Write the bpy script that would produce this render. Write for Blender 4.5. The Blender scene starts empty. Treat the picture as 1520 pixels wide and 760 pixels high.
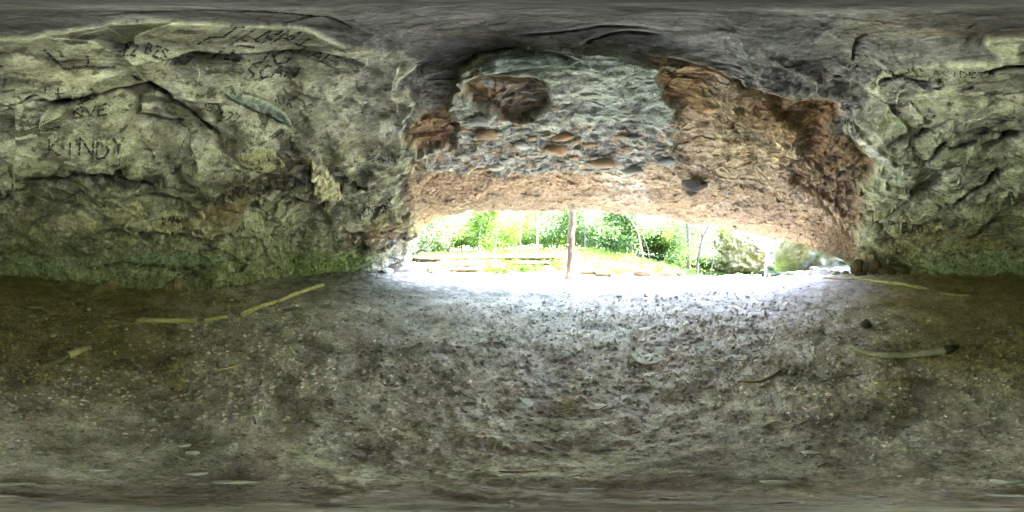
import bpy, math, random
import numpy as np
from mathutils import Vector, Matrix

# ---------------------------------------------------------------- camera, sky, sun, exposure
S = bpy.context.scene
C = S.collection
random.seed(7)
RNG = np.random.default_rng(7)
HC = 1.6                                     # tripod height of the panorama camera
cam = bpy.data.cameras.new("camera")
cam.type = 'PANO'
cam.panorama_type = 'EQUIRECTANGULAR'
cam.latitude_min, cam.latitude_max = -math.pi / 2, math.pi / 2
cam.longitude_min, cam.longitude_max = -math.pi, math.pi
cam.clip_start, cam.clip_end = 0.02, 2000
camo = bpy.data.objects.new("camera", cam)
camo.location = (0, 0, HC)
camo.rotation_euler = (math.pi / 2, 0, 0)
C.objects.link(camo)
S.camera = camo

SUN_EL, SUN_AZ = math.radians(70), math.radians(105)      # azimuth clockwise from +Y
w = bpy.data.worlds.new("World")
S.world = w
w.use_nodes = True
nt = w.node_tree
bg = nt.nodes['Background']
sky = nt.nodes.new('ShaderNodeTexSky')
sky.sky_type = 'NISHITA'
sky.sun_disc = False
sky.sun_elevation = SUN_EL
sky.sun_rotation = SUN_AZ
sky.air_density, sky.dust_density, sky.ozone_density = 1.0, 3.0, 1.0
nt.links.new(sky.outputs[0], bg.inputs[0])
bg.inputs[1].default_value = 0.15
sl = bpy.data.lights.new("sun", 'SUN')
sl.energy = 2.0
sl.angle = math.radians(0.5)
sl.color = (1.0, 0.98, 0.95)
so = bpy.data.objects.new("sun", sl)
sd = Vector((math.sin(SUN_AZ) * math.cos(SUN_EL), math.cos(SUN_AZ) * math.cos(SUN_EL), math.sin(SUN_EL)))
so.rotation_euler = sd.to_track_quat('Z', 'Y').to_euler()
so.location = sd * 60
C.objects.link(so)
S.view_settings.view_transform = 'Standard'
S.view_settings.look = 'None'
S.view_settings.gamma = 1
S.view_settings.use_curve_mapping = False
S.view_settings.exposure = 7.75
cy = S.cycles
cy.use_denoising = True
cy.denoiser = 'OPENIMAGEDENOISE'
cy.denoising_input_passes = 'RGB_ALBEDO_NORMAL'
cy.use_guiding = True
cy.use_surface_guiding = True
cy.guiding_training_samples = 48
cy.denoising_prefilter = 'NONE'
cy.use_adaptive_sampling = False
cy.max_bounces = 10
cy.diffuse_bounces = 8
cy.transmission_bounces = 6
cy.transparent_max_bounces = 12
cy.sample_clamp_indirect = 0
cy.caustics_reflective = cy.caustics_refractive = False

# ---------------------------------------------------------------- noise
def _hash(ix, iy, iz, seed):
    h = (ix.astype(np.int64) * 374761393 + iy.astype(np.int64) * 668265263 + iz.astype(np.int64) * 2147483647 + seed * 974711) & 0xffffffff
    h = ((h ^ (h >> 13)) * 1274126177) & 0xffffffff
    h = ((h ^ (h >> 15)) * 2246822519) & 0xffffffff
    return h ^ (h >> 16)
_G = np.array([(1,1,0),(-1,1,0),(1,-1,0),(-1,-1,0),(1,0,1),(-1,0,1),(1,0,-1),(-1,0,-1),(0,1,1),(0,-1,1),(0,1,-1),(0,-1,-1),(1,1,0),(-1,1,0),(0,-1,1),(0,-1,-1)], np.float32)
def perlin(p, seed=0):
    sh = p.shape[:-1]
    q = p.reshape(-1, 3)
    i = np.floor(q).astype(np.int64)
    f = (q - i).astype(np.float32)
    t = f * f * f * (f * (f * 6 - 15) + 10)
    out = np.zeros(len(q), np.float32)
    for dx in (0, 1):
        wx = t[:, 0] if dx else 1 - t[:, 0]
        for dy in (0, 1):
            wy = t[:, 1] if dy else 1 - t[:, 1]
            for dz in (0, 1):
                wz = t[:, 2] if dz else 1 - t[:, 2]
                g = _G[_hash(i[:, 0] + dx, i[:, 1] + dy, i[:, 2] + dz, seed) & 15]
                out += wx * wy * wz * (g[:, 0] * (f[:, 0] - dx) + g[:, 1] * (f[:, 1] - dy) + g[:, 2] * (f[:, 2] - dz))
    return out.reshape(sh)
def fbm(p, octaves=4, seed=0, gain=0.5, ridged=False):
    out, a = 0, 1.0
    for k in range(octaves):
        n = perlin(p * (2.03 ** k), seed + k * 17)
        if ridged:
            n = 0.5 - np.abs(n) * 2
        out = out + a * n
        a *= gain
    return out
def worley(p, seed=0):
    sh = p.shape[:-1]
    q = p.reshape(-1, 3).astype(np.float32)
    i = np.floor(q).astype(np.int64)
    f1 = np.full(len(q), 9.0, np.float32)
    f2 = f1.copy()
    idv = np.zeros(len(q), np.float32)
    for dx in (-1, 0, 1):
        for dy in (-1, 0, 1):
            for dz in (-1, 0, 1):
                h = _hash(i[:, 0] + dx, i[:, 1] + dy, i[:, 2] + dz, seed)
                px = (h & 1023) / 1023.0 + i[:, 0] + dx
                py = ((h >> 10) & 1023) / 1023.0 + i[:, 1] + dy
                pz = ((h >> 20) & 1023) / 1023.0 + i[:, 2] + dz
                d = np.sqrt((q[:, 0] - px) ** 2 + (q[:, 1] - py) ** 2 + (q[:, 2] - pz) ** 2).astype(np.float32)
                near = d < f1
                f2 = np.where(near, f1, np.minimum(f2, d))
                idv = np.where(near, (h & 4095) / 4095.0, idv)
                f1 = np.where(near, d, f1)
    return f1.reshape(sh), f2.reshape(sh), idv.reshape(sh)
def facets(p, seed=0):                       # every cell a randomly tilted plane: angular, flaking rock
    sh = p.shape[:-1]
    q = p.reshape(-1, 3).astype(np.float32)
    i = np.floor(q).astype(np.int64)
    f1 = np.full(len(q), 9.0, np.float32)
    out = np.zeros(len(q), np.float32)
    for dx in (-1, 0, 1):
        for dy in (-1, 0, 1):
            for dz in (-1, 0, 1):
                h = _hash(i[:, 0] + dx, i[:, 1] + dy, i[:, 2] + dz, seed)
                ex = q[:, 0] - ((h & 1023) / 1023.0 + i[:, 0] + dx)
                ey = q[:, 1] - (((h >> 10) & 1023) / 1023.0 + i[:, 1] + dy)
                ez = q[:, 2] - (((h >> 20) & 1023) / 1023.0 + i[:, 2] + dz)
                d = np.sqrt(ex * ex + ey * ey + ez * ez)
                g = _hash(h, h >> 7, h >> 13, seed + 1)
                pl = ex * ((g & 255) / 127.5 - 1) + ey * (((g >> 8) & 255) / 127.5 - 1) + ez * (((g >> 16) & 255) / 127.5 - 1) + ((g >> 24) & 255) / 255.0 * .5
                near = d < f1
                out = np.where(near, pl, out)
                f1 = np.where(near, d, f1)
    return out.reshape(sh).astype(np.float32)
def sstep(a, b, x):
    t = np.clip((x - a) / (b - a), 0, 1)
    return t * t * (3 - 2 * t)

# ---------------------------------------------------------------- survey helpers (photo bearings -> metres)
def bearing(u):
    return (np.asarray(u, float) / 1520 - 0.5) * 2 * math.pi
def elev(v):
    return (0.5 - np.asarray(v, float) / 760) * math.pi
def at(u, v, d):                             # point on a bearing at horizontal distance d
    t, e = float(bearing(u)), float(elev(v))
    return Vector((math.sin(t) * d, math.cos(t) * d, HC + d * math.tan(e)))
GD = np.array([0, 11, 12.5, 13.5, 15, 18, 30, 60, 120], float)
GU = [430, 560, 612, 660, 720, 790, 840, 880, 920, 985, 1030, 1060, 1140, 1175, 1215, 1270, 1400]
GZ = np.array([
 [0, 0, 0, .05, .2, .5, 1, 2, 4],
 [0, 0, .1, .3, .7, 1.0, 1.6, 3, 8],
 [0, 0, .1, .5, 1.25, 1.55, 1.9, 3, 8],
 [0, 0, .05, .5, 1.40, 1.6, 1.9, 3.5, 8],
 [0, 0, .02, .5, 1.42, 1.7, 2.2, 4, 9],
 [0, 0, .2, .6, 1.45, 1.9, 2.5, 4.5, 10],
 [0, 0, .22, .65, 1.40, 2.0, 2.6, 4.5, 10],
 [0, 0, .2, .5, 1.3, 2.0, 2.6, 4.5, 10],
 [0, 0, .15, .35, .95, 1.4, 2.0, 4, 9],
 [0, 0, .0, .05, .2, .25, .6, 4, 14],
 [0, 0, -.02, -.15, -.4, -.9, -1.5, 1, 10],
 [0, 0, -.05, -.3, -.8, -1.6, -2.5, -1, 8],
 [0, 0, -.02, -.3, -.9, -2.0, -3.6, -3, 4],
 [0, 0, .0, -.05, -.2, -.7, -2.0, -1, 4],
 [0, 0, .02, .05, .15, .3, .5, 1, 4],
 [0, 0, .03, .06, .15, .3, .6, 1, 4],
 [0, 0, .03, .06, .15, .3, .6, 1, 4]], float)
def ground_z(x, y):
    x = np.asarray(x, float); y = np.asarray(y, float)
    d = np.hypot(x, y)
    u = (np.arctan2(x, y) / (2 * math.pi) + 0.5) * 1520
    k = np.clip(np.searchsorted(GD, d) - 1, 0, len(GD) - 2)
    f = np.clip((d - GD[k]) / (GD[k + 1] - GD[k]), 0, 1)
    iu = np.clip(np.searchsorted(GU, u) - 1, 0, len(GU) - 2)
    ga = np.array(GU, float)
    g = np.clip((u - ga[iu]) / (ga[iu + 1] - ga[iu]), 0, 1)
    g = g * g * (3 - 2 * g)
    z0 = GZ[iu, k] * (1 - f) + GZ[iu, k + 1] * f
    z1 = GZ[iu + 1, k] * (1 - f) + GZ[iu + 1, k + 1] * f
    return z0 * (1 - g) + z1 * g
def gz(x, y):
    return float(ground_z(np.array([x]), np.array([y]))[0])
def onfloor(u, v):                           # point of the flat dirt floor seen at a bearing
    d = HC / math.tan(max(0.03, -float(elev(v))))
    t = float(bearing(u))
    return Vector((math.sin(t) * d, math.cos(t) * d, 0.0))
def stand(u, d):
    t = float(bearing(u))
    x, y = math.sin(t) * d, math.cos(t) * d
    return Vector((x, y, gz(x, y)))

# ---------------------------------------------------------------- object helpers
def tag(o, label=None, cat=None, group=None, kind=None):
    if label: o['label'] = label
    if cat: o['category'] = cat
    if group: o['group'] = group
    if kind: o['kind'] = kind
    return o
def link(name, me, parent=None):
    o = bpy.data.objects.new(name, me)
    C.objects.link(o)
    if parent is not None: o.parent = parent
    return o
def empty(name, loc):
    o = bpy.data.objects.new(name, None)
    o.empty_display_size = 0.2
    o.location = loc
    C.objects.link(o)
    return o
def mesh(name, V, F, mat=None, col=None, smooth=True):
    me = bpy.data.meshes.new(name)
    V = np.asarray(V, np.float32)
    if isinstance(F, np.ndarray):
        n, k = F.shape
        me.vertices.add(len(V))
        me.vertices.foreach_set('co', V.ravel())
        me.loops.add(n * k)
        me.loops.foreach_set('vertex_index', F.astype(np.int32).ravel())
        me.polygons.add(n)
        me.polygons.foreach_set('loop_start', np.arange(0, n * k, k, dtype=np.int32))
        me.update(calc_edges=True)
    else:
        me.from_pydata([tuple(v) for v in V], [], F)
        me.update()
    me.polygons.foreach_set('use_smooth', np.full(len(me.polygons), smooth))
    if col is not None:
        a = me.color_attributes.new('Col', 'FLOAT_COLOR', 'POINT')
        c = np.ones((len(V), 4), np.float32)
        c[:, :3] = col
        a.data.foreach_set('color', c.ravel())
    if mat: me.materials.append(mat)
    return me

# ---------------------------------------------------------------- materials
def new_mat(name):
    m = bpy.data.materials.new(name)
    m.use_nodes = True
    n = m.node_tree
    return m, n, n.nodes['Principled BSDF'], n.nodes.new, n.links.new
def noise_node(n, co, scale, detail=6, rough=0.6, dist=0.0):
    x = n.nodes.new('ShaderNodeTexNoise')
    x.inputs['Scale'].default_value = scale
    x.inputs['Detail'].default_value = detail
    x.inputs['Roughness'].default_value = rough
    x.inputs['Distortion'].default_value = dist
    n.links.new(co, x.inputs['Vector'])
    return x.outputs['Fac']
def ramp(n, fac, stops):
    r = n.nodes.new('ShaderNodeValToRGB')
    e = r.color_ramp.elements
    while len(e) < len(stops): e.new(0.5)
    for k, (p, c) in enumerate(stops):
        e[k].position = p
        e[k].color = (c[0], c[1], c[2], 1) if hasattr(c, '__len__') else (c, c, c, 1)
    n.links.new(fac, r.inputs[0])
    return r.outputs[0]
def mix(n, kind, fac, a, b):
    m = n.nodes.new('ShaderNodeMix')
    m.data_type = 'RGBA'
    m.blend_type = kind
    for s, x in ((0, fac), (6, a), (7, b)):
        if hasattr(x, 'is_linked') or hasattr(x, 'links'):
            n.links.new(x, m.inputs[s])
        elif s == 0: m.inputs[0].default_value = x
        else: m.inputs[s].default_value = (x[0], x[1], x[2], 1)
    return m.outputs[2]
def bump(n, h, strength, dist, prev=None):
    b = n.nodes.new('ShaderNodeBump')
    b.inputs['Strength'].default_value = strength
    b.inputs['Distance'].default_value = dist
    n.links.new(h, b.inputs['Height'])
    if prev is not None: n.links.new(prev, b.inputs['Normal'])
    return b.outputs[0]
def surf_mat(name, col=None, lo=0.55, hi=1.35, scales=(2.5, 11, 45), bumps=((9, .5, .05), (40, .6, .015)), rough=0.9, tint=None, stretch=None, coords='Object', spec=0.25, dots=None):
    m, n, p, new, lk = new_mat(name)
    tc = new('ShaderNodeTexCoord')
    co = tc.outputs[coords]
    if stretch:
        mp = new('ShaderNodeMapping')
        mp.inputs['Scale'].default_value = stretch[:3]
        if len(stretch) > 3: mp.inputs['Rotation'].default_value = stretch[3:]
        lk(co, mp.inputs[0]); co = mp.outputs[0]
    if col is None:
        at_ = new('ShaderNodeAttribute'); at_.attribute_name = 'Col'
        base = at_.outputs['Color']
    else:
        rgb = new('ShaderNodeRGB'); rgb.outputs[0].default_value = (*col, 1)
        base = rgb.outputs[0]
    for k, s in enumerate(scales):
        f = ramp(n, noise_node(n, co, s, 7, 0.62, 0.6 if k == 0 else 0.2), [(0.28, lo), (0.5, 1.0), (0.74, hi)])
        base = mix(n, 'MULTIPLY', 0.9 if k < 2 else 0.8, base, f)
    if tint:
        for sc, c, a, lo_, hi_ in tint:
            f = ramp(n, noise_node(n, co, sc, 5, 0.65, 1.0), [(lo_, 0.0), (hi_, a)])
            base = mix(n, 'MIX', f, base, c)
    if dots:
        sc, c, thr = dots
        f = ramp(n, noise_node(n, co, sc, 2, 0.5), [(thr, 0.0), (thr + .05, 0.85)])
        base = mix(n, 'MIX', f, base, c)
    lk(base, p.inputs['Base Color'])
    p.inputs['Roughness'].default_value = rough
    p.inputs['Specular IOR Level'].default_value = spec
    nb = None
    for s, st, d in bumps:
        nb = bump(n, noise_node(n, co, s, 8, 0.65), st, d, nb)
    if nb is not None: lk(nb, p.inputs['Normal'])
    return m
M = {}
M['rock'] = surf_mat('cave_rock', None, 0.52, 1.5, (1.7, 7, 26, 80), ((7, .4, .04), (30, .6, .018), (110, .5, .006)), 0.88,
                     tint=((2.2, (.08, .08, .07), .6, .55, .68), (5.5, (.50, .50, .42), .3, .60, .72), (3.1, (.26, .17, .08), .3, .63, .74)))
M['soil'] = surf_mat('dirt', None, 0.52, 1.45, (1.2, 7, 30, 95), ((14, .5, .03), (55, .8, .012), (170, .6, .004)), 0.8,
                     tint=((6, (.10, .085, .06), .5, .58, .7), (38, (.50, .49, .46), .7, .66, .70), (24, (.09, .08, .06), .7, .64, .68)), dots=(70, (.05, .04, .03), .66))
M['cobble'] = surf_mat('cobble_stone', None, 0.65, 1.3, (6, 25, 80), ((20, .5, .02), (90, .5, .005)), 0.8)
M['grey_stone'] = surf_mat('grey_stone', (.44, .45, .455), 0.7, 1.3, (5, 20, 70), ((15, .5, .02), (80, .5, .005)), 0.75)
M['tan_stone'] = surf_mat('tan_stone', (.43, .36, .25), 0.6, 1.3, (4, 18, 70), ((12, .5, .03), (70, .5, .006)), 0.85)
M['pale_stone'] = surf_mat('pale_stone', (.60, .61, .62), 0.75, 1.2, (4, 18, 70), ((12, .4, .02), (70, .4, .004)), 0.75)
M['moss_stone'] = surf_mat('mossy_stone', (.16, .15, .09), 0.6, 1.4, (4, 18, 70), ((12, .5, .03), (70, .5, .006)), 0.9, tint=((6, (.10, .16, .03), .8, .5, .6),))
M['yellow_wood'] = surf_mat('weathered_timber', (.45, .405, .245), 0.5, 1.3, (5, 18, 60), ((18, .5, .02), (70, .5, .005)), 0.85, tint=((8, (.13, .10, .05), .8, .55, .65),))
M['limb_wood'] = surf_mat('silvery_limb_wood', (.34, .33, .28), 0.6, 1.35, (4, 22, 90), ((25, .6, .01), (90, .5, .003)), 0.8)
M['grey_wood'] = surf_mat('grey_driftwood', (.16, .155, .12), 0.6, 1.4, (4, 22, 90), ((25, .6, .01), (90, .5, .003)), 0.8)
M['pale_wood'] = surf_mat('peeled_wood', (.50, .43, .30), 0.7, 1.2, (6, 30, 100), ((40, .4, .004),), 0.7)
M['brown_wood'] = surf_mat('dead_wood', (.17, .12, .075), 0.6, 1.4, (6, 25, 90), ((30, .6, .008),), 0.85)
M['char'] = surf_mat('charred_wood', (.02, .019, .02), 0.6, 1.5, (10, 40, 120), ((40, .8, .01),), 0.45, spec=0.5)
M['bark'] = surf_mat('bark', (.10, .072, .048), 0.45, 1.5, (2, 9, 30), ((14, .9, .04), (45, .6, .01)), 0.9, stretch=(1, 1, .22), tint=((3, (.22, .23, .17), .6, .55, .65),))
M['grey_bark'] = surf_mat('grey_bark', (.055, .052, .046), 0.5, 1.3, (2, 8, 30), ((14, .8, .03), (45, .6, .01)), 0.9, stretch=(1, 1, .3))
M['dark_log'] = surf_mat('dark_log', (.042, .030, .019), 0.5, 1.4, (5, 18, 60), ((18, .6, .02),), 0.85, tint=((4, (.09, .10, .02), .7, .5, .62),))  # log colour darkened for outdoors, so strong light does not wash it out
M['dark_stone'] = surf_mat('dark_stone', (.11, .088, .062), 0.6, 1.3, (4, 18, 70), ((12, .5, .03), (70, .5, .006)), 0.85)  # tan stone colour lowered against the glare outside
M['dark_rubble'] = surf_mat('rubble_stone', (.22, .215, .205), 0.6, 1.3, (4, 18, 70), ((12, .5, .03), (70, .5, .006)), 0.85)  # pale rubble, also darkened to offset the outdoor glare
M['hill'] = surf_mat('leafy_soil', None, 0.6, 1.4, (1, 5, 25), ((6, .6, .1), (25, .6, .03)), 0.95)
M['shaving'] = surf_mat('wood_shavings', (.48, .40, .26), 0.6, 1.3, (20, 80), (), 0.8)
def leaf_mat(name, a, b, trans=0.65):
    m, n, p, new, lk = new_mat(name)
    oi = new('ShaderNodeNewGeometry')
    tc = new('ShaderNodeTexCoord')
    f = noise_node(n, tc.outputs['Object'], 0.9, 4, 0.6)
    mxr = new('ShaderNodeMath'); mxr.operation = 'ADD'
    sc = new('ShaderNodeMath'); sc.operation = 'MULTIPLY'; sc.inputs[1].default_value = 0.35
    lk(oi.outputs['Random Per Island'], sc.inputs[0])
    lk(f, mxr.inputs[0]); lk(sc.outputs[0], mxr.inputs[1])
    c = ramp(n, mxr.outputs[0], [(0.4, a), (0.9, b)])
    lk(c, p.inputs['Base Color'])
    p.inputs['Roughness'].default_value = 0.6
    t = new('ShaderNodeBsdfTranslucent')
    lk(c, t.inputs[0])
    ms = new('ShaderNodeMixShader'); ms.inputs[0].default_value = trans
    lk(p.outputs[0], ms.inputs[1]); lk(t.outputs[0], ms.inputs[2])
    lk(ms.outputs[0], n.nodes['Material Output'].inputs[0])
    return m
M['leaf'] = leaf_mat('spring_leaf', (.045, .09, .006), (.07, .12, .010))
M['leaf_pale'] = leaf_mat('pale_leaf', (.05, .10, .024), (.085, .14, .04))
M['needle'] = leaf_mat('hemlock_needle', (.03, .06, .02), (.06, .11, .03), .3)
M['groundleaf'] = leaf_mat('bank_leaf', (.03, .07, .003), (.055, .10, .005))
def ink_mat(name, col, cut):
    m, n, p, new, lk = new_mat(name)
    tc = new('ShaderNodeTexCoord')
    f = ramp(n, noise_node(n, tc.outputs['Object'], 22, 5, 0.7), [(cut, 0.0), (cut + .12, 1.0)])
    p.inputs['Base Color'].default_value = (*col, 1)
    p.inputs['Roughness'].default_value = 0.9
    tr = new('ShaderNodeBsdfTransparent')
    ms = new('ShaderNodeMixShader')
    lk(f, ms.inputs[0]); lk(tr.outputs[0], ms.inputs[1]); lk(p.outputs[0], ms.inputs[2])
    lk(ms.outputs[0], n.nodes['Material Output'].inputs[0])
    return m
M['ink'] = ink_mat('charcoal_writing', (.025, .027, .033), .40)
M['ink_faint'] = ink_mat('faded_writing', (.05, .05, .045), .50)

# ---------------------------------------------------------------- the rock shelter: one surveyed shell, cut into its rock bodies
NC, NR = 1320, 370
uu = np.arange(NC) / NC * 1520.0
#       u    v_bottom  distance
BASE = [(0, 416, 11.6), (24, 416, 11.2), (60, 423, 9.6), (130, 432, 8.0), (200, 436, 7.5), (330, 436, 7.6), (370, 431, 8.4), (400, 423, 10.0),
        (430, 415, 12.6), (480, 416, 13.0), (540, 414, 13.6), (578, 408, 14.6), (595, 398, 15.2), (603, 380, 15.2), (609, 362, 14.8), (618, 345, 14.0), (630, 333, 13.2),
        (655, 321, 12.0), (700, 314, 10.8), (760, 314, 10.0), (850, 312, 9.6), (900, 313.5, 9.7), (960, 318, 10.1), (1000, 325, 10.4),
        (1060, 336, 11.2), (1100, 345, 11.8), (1190, 361, 13.4), (1225, 376, 14.4), (1252, 386, 14.6), (1268, 402, 14.4), (1282, 412, 13.8), (1310, 415, 12.6),
        (1400, 417, 11.6), (1460, 417, 11.4), (1520, 416, 11.6)]
BA = np.array(BASE, float)
vb = np.interp(uu, BA[:, 0], BA[:, 1])
db = np.interp(uu, BA[:, 0], BA[:, 2])
def smooth1(a, k):
    ker = np.hanning(2 * k + 3)[1:-1]; ker /= ker.sum()
    return np.convolve(np.concatenate([a[-k:], a, a[:k]]), ker, 'valid')
db = smooth1(db, 12)
vb = smooth1(vb, 2)
HZ = 3.1
PW = 1.9
th = bearing(uu)[None, :]
fb = elev(vb)[None, :]
tt = (np.arange(NR + 1) / NR)[:, None]
ph = fb + (math.pi / 2 - fb) * tt
zb = np.maximum(np.tan(fb) * db[None, :], 0)
DD = db[None, :] / (1 - np.clip(zb / HZ, 0, .93) ** PW) ** (1 / PW)
cp, sp = np.cos(ph), np.sin(ph)
rr = ((np.maximum(cp, 1e-4) / DD) ** PW + (np.maximum(sp, 0) / HZ) ** PW) ** (-1 / PW)
dirs = np.stack([np.sin(th) * cp, np.cos(th) * cp, sp + 0 * th], -1)
base = dirs * rr[..., None]
UU = np.broadcast_to(uu[None, :], ph.shape)
VV = (0.5 - ph / math.pi) * 760
def grid_normals(P):
    du = np.roll(P, -1, 1) - np.roll(P, 1, 1)
    dv = np.empty_like(P)
    dv[1:-1] = P[2:] - P[:-2]; dv[0] = P[1] - P[0]; dv[-1] = P[-1] - P[-2]
    n = np.cross(dv, du)
    l = np.linalg.norm(n, axis=-1, keepdims=True)
    n = n / np.maximum(l, 1e-12)
    s = np.sign((n * P).sum(-1, keepdims=True)); s[s == 0] = 1
    n = -n * s
    return n
BN = grid_normals(base)
k = sstep(math.radians(84), math.radians(88), ph)[..., None]
BN = BN * (1 - k) + np.array([0, 0, -1.0]) * k
BN /= np.linalg.norm(BN, axis=-1, keepdims=True)
base[..., 2] += HC

# noise-warped survey coordinates so that no outline is a clean curve
wn1 = fbm(base * 1.3, 4, 5); wn2 = fbm(base * 1.3 + 40, 4, 9)
wf1 = fbm(base * 5.0, 3, 15); wf2 = fbm(base * 5.0 + 40, 3, 19)
UW = UU + (wn1 * 14 + wf1 * 3.5) / np.maximum(cp, .25)
VW = VV + wn2 * 11 + wf2 * 3
def inside(poly, U, V):
    r = np.zeros(U.shape, bool)
    n = len(poly)
    for a in range(n):
        x0, y0 = poly[a]; x1, y1 = poly[(a + 1) % n]
        if y0 == y1: continue
        c = ((V >= min(y0, y1)) & (V < max(y0, y1)))
        xs = x0 + (V - y0) * (x1 - x0) / (y1 - y0)
        r ^= c & (U < xs)
    return r
def poly_mask(poly, wob=1.0, shift=0):
    U = UU + (UW - UU) * wob + shift; V = VV + (VW - VV) * wob
    return inside(poly, U, V)
def blur(a, n):
    a = a.astype(np.float32)
    for _ in range(n):
        a = (np.roll(a, 1, 1) + np.roll(a, -1, 1) + 2 * a) / 4
        b = a.copy()
        b[1:-1] = (a[2:] + a[:-2] + 2 * a[1:-1]) / 4
        a = b
    return a
def blob(cx, cy, rx, ry, ang=0, soft=.5, wob=1.0):
    U = UU + (UW - UU) * wob; V = VV + (VW - VV) * wob
    dx = (U - cx + 760) % 1520 - 760; dy = V - cy
    a = math.radians(ang)
    x = (dx * math.cos(a) + dy * math.sin(a)) / rx; y = (-dx * math.sin(a) + dy * math.cos(a)) / ry
    return 1 - sstep(1 - soft, 1 + soft, np.hypot(x, y))
CONG = [(655, 165), (672, 128), (690, 105), (720, 88), (790, 70), (860, 72), (930, 78), (968, 95), (985, 128), (1003, 160), (1006, 186), (990, 196), (996, 240), (930, 252), (850, 252), (700, 250), (640, 246), (612, 238), (622, 222), (660, 215), (680, 190)]
OCH = [(962, 80), (1010, 88), (1075, 105), (1130, 135), (1180, 150), (1240, 152), (1232, 205), (1285, 205), (1300, 250), (1285, 290), (1272, 340), (1275, 400), (1262, 420), (560, 420), (575, 330), (600, 285), (606, 250), (600, 215), (620, 168), (650, 160), (690, 215), (720, 150), (980, 150)]
BROWN = [(1130, 136), (1185, 150), (1240, 152), (1228, 200), (1286, 205), (1300, 250), (1282, 275), (1280, 335), (1262, 345), (1200, 275), (1170, 262), (1190, 215), (1165, 180)]
CAV = [(682, 118), (720, 108), (780, 110), (815, 122), (822, 150), (800, 170), (770, 172), (735, 162), (700, 160)]
WALL_L = [(-40, 58), (60, 52), (150, 40), (180, 33), (300, 30), (400, 32), (470, 45), (520, 58), (600, 76), (606, 110), (614, 150), (602, 190), (617, 215), (604, 245), (592, 285), (610, 330), (700, 400), (700, 500), (-40, 500)]
WALL_R = [(1262, 205), (1262, 185), (1290, 160), (1290, 135), (1300, 112), (1345, 95), (1440, 84), (1490, 84), (1530, 62), (1600, 50), (1600, 500), (1255, 500), (1262, 395), (1278, 345), (1284, 275), (1296, 240)]
m_wall = poly_mask(WALL_L) | poly_mask(WALL_R) | poly_mask([(p[0] + 1520, p[1]) for p in WALL_L]) | poly_mask([(p[0] - 1520, p[1]) for p in WALL_R])
m_cong = poly_mask(CONG, .8)
m_och = poly_mask(OCH, .9) & ~m_cong & ~m_wall
m_wall &= ~m_cong
# the sheet below the overhang right of the opening belongs to the overhang
fW, fC, fO = blur(m_wall, 7), blur(m_cong, 6), blur(m_och, 30)
fE = np.clip(1 - fW - fC - fO, 0, 1)
m_brown = np.clip(blur(poly_mask(BROWN), 30) * (.75 + .6 * fbm(base * 2.1 + 71, 4, 29)), 0, 1)
m_cav = blur(poly_mask(CAV, .7), 5)

P0 = base
warp = np.stack([fbm(P0 * .8 + 11, 3, 21), fbm(P0 * .8 + 31, 3, 23), fbm(P0 * .8 + 51, 3, 25)], -1)
big = fbm(P0 * .45, 3, 31)
mid = fbm(P0 * 1.7 + warp * .8, 4, 41)
fine = fbm(P0 * 6.5 + warp, 4, 51, .6)
rid = fbm(P0 * np.array([2.2, 2.2, 3.4]) + warp * 1.2, 4, 61, .55, True)
f1, f2, _ = worley(P0 * np.array([1.5, 1.5, 2.1]) + warp * 1.1, 71)
g1, g2, gid = worley(P0 * 5.0 + warp * .5, 81)
def ledges(nrm, freq, seed, wp):
    s = (P0 * np.array(nrm)).sum(-1) * freq + wp * 1.9 + perlin(P0 * .6, seed) * 1.6
    f = s - np.floor(s)
    k_ = perlin(np.floor(s)[..., None] * np.array([.37, .73, .19]) + P0 * .5, seed + 1)
    return (f ** 1.5 - .4) * sstep(.0, .25, f * (1 - f) * 4 + .1) * (0.6 + 1.2 * np.clip(k_ + .3, 0, 1))
led = ledges((-.35, .25, .95), 1.25, 91, warp[..., 0])
led2 = ledges((.45, .1, .8), 3.1, 95, warp[..., 1])
bed = np.array([[.93, .0, .37], [.08, .97, -.2], [-.36, .22, .91]])          # bedding dips to the left
PB = P0 @ bed.T
fa1 = facets(PB * np.array([.55, .6, 1.25]) + warp * .22, 171)
fa2 = facets(PB * np.array([1.5, 1.6, 3.2]) + warp * .25, 173)
fa3 = facets(PB * np.array([4.2, 4.2, 7.0]) + warp * .3, 175)
h = .42 * big * (fW + .5 * fE) + .16 * big * (fO + fC)
lowa = .35 + .65 * sstep(.05, .55, cp)                                          # calmer overhead, where nothing juts
patch = sstep(-.25, .3, fbm(P0 * .7 + 60, 3, 177))
h += fW * lowa * (.03 * mid + .25 * fa1 + .05 * fa2 * (.1 + .9 * patch) + .014 * fa3 * patch + .015 * led + .010 * fine)
h += fE * lowa * (.07 * mid + .10 * fa1 + .04 * fa2 + .012 * fa3 + .02 * fine)
h += fC * (.05 * mid + .06 * np.clip(.5 - g1, -.2, .5) + .05 * fa2 + .03 * fa3 + .03 * fine)
h += fO * (.05 * mid + .02 * rid + .022 * fine + .075 * fa2 + .03 * fa3 + .02 * led2)
h -= 1.3 * blob(1316, 396, 34, 15, 15, .5, .4)
h += .20 * blur(m_cong, 3) + .08 * blur(m_wall, 5)
h -= .22 * m_cav - .1 * m_cav * mid
h -= m_brown * .25
# the left lobe of the conglomerate boss is thicker than the right

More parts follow.
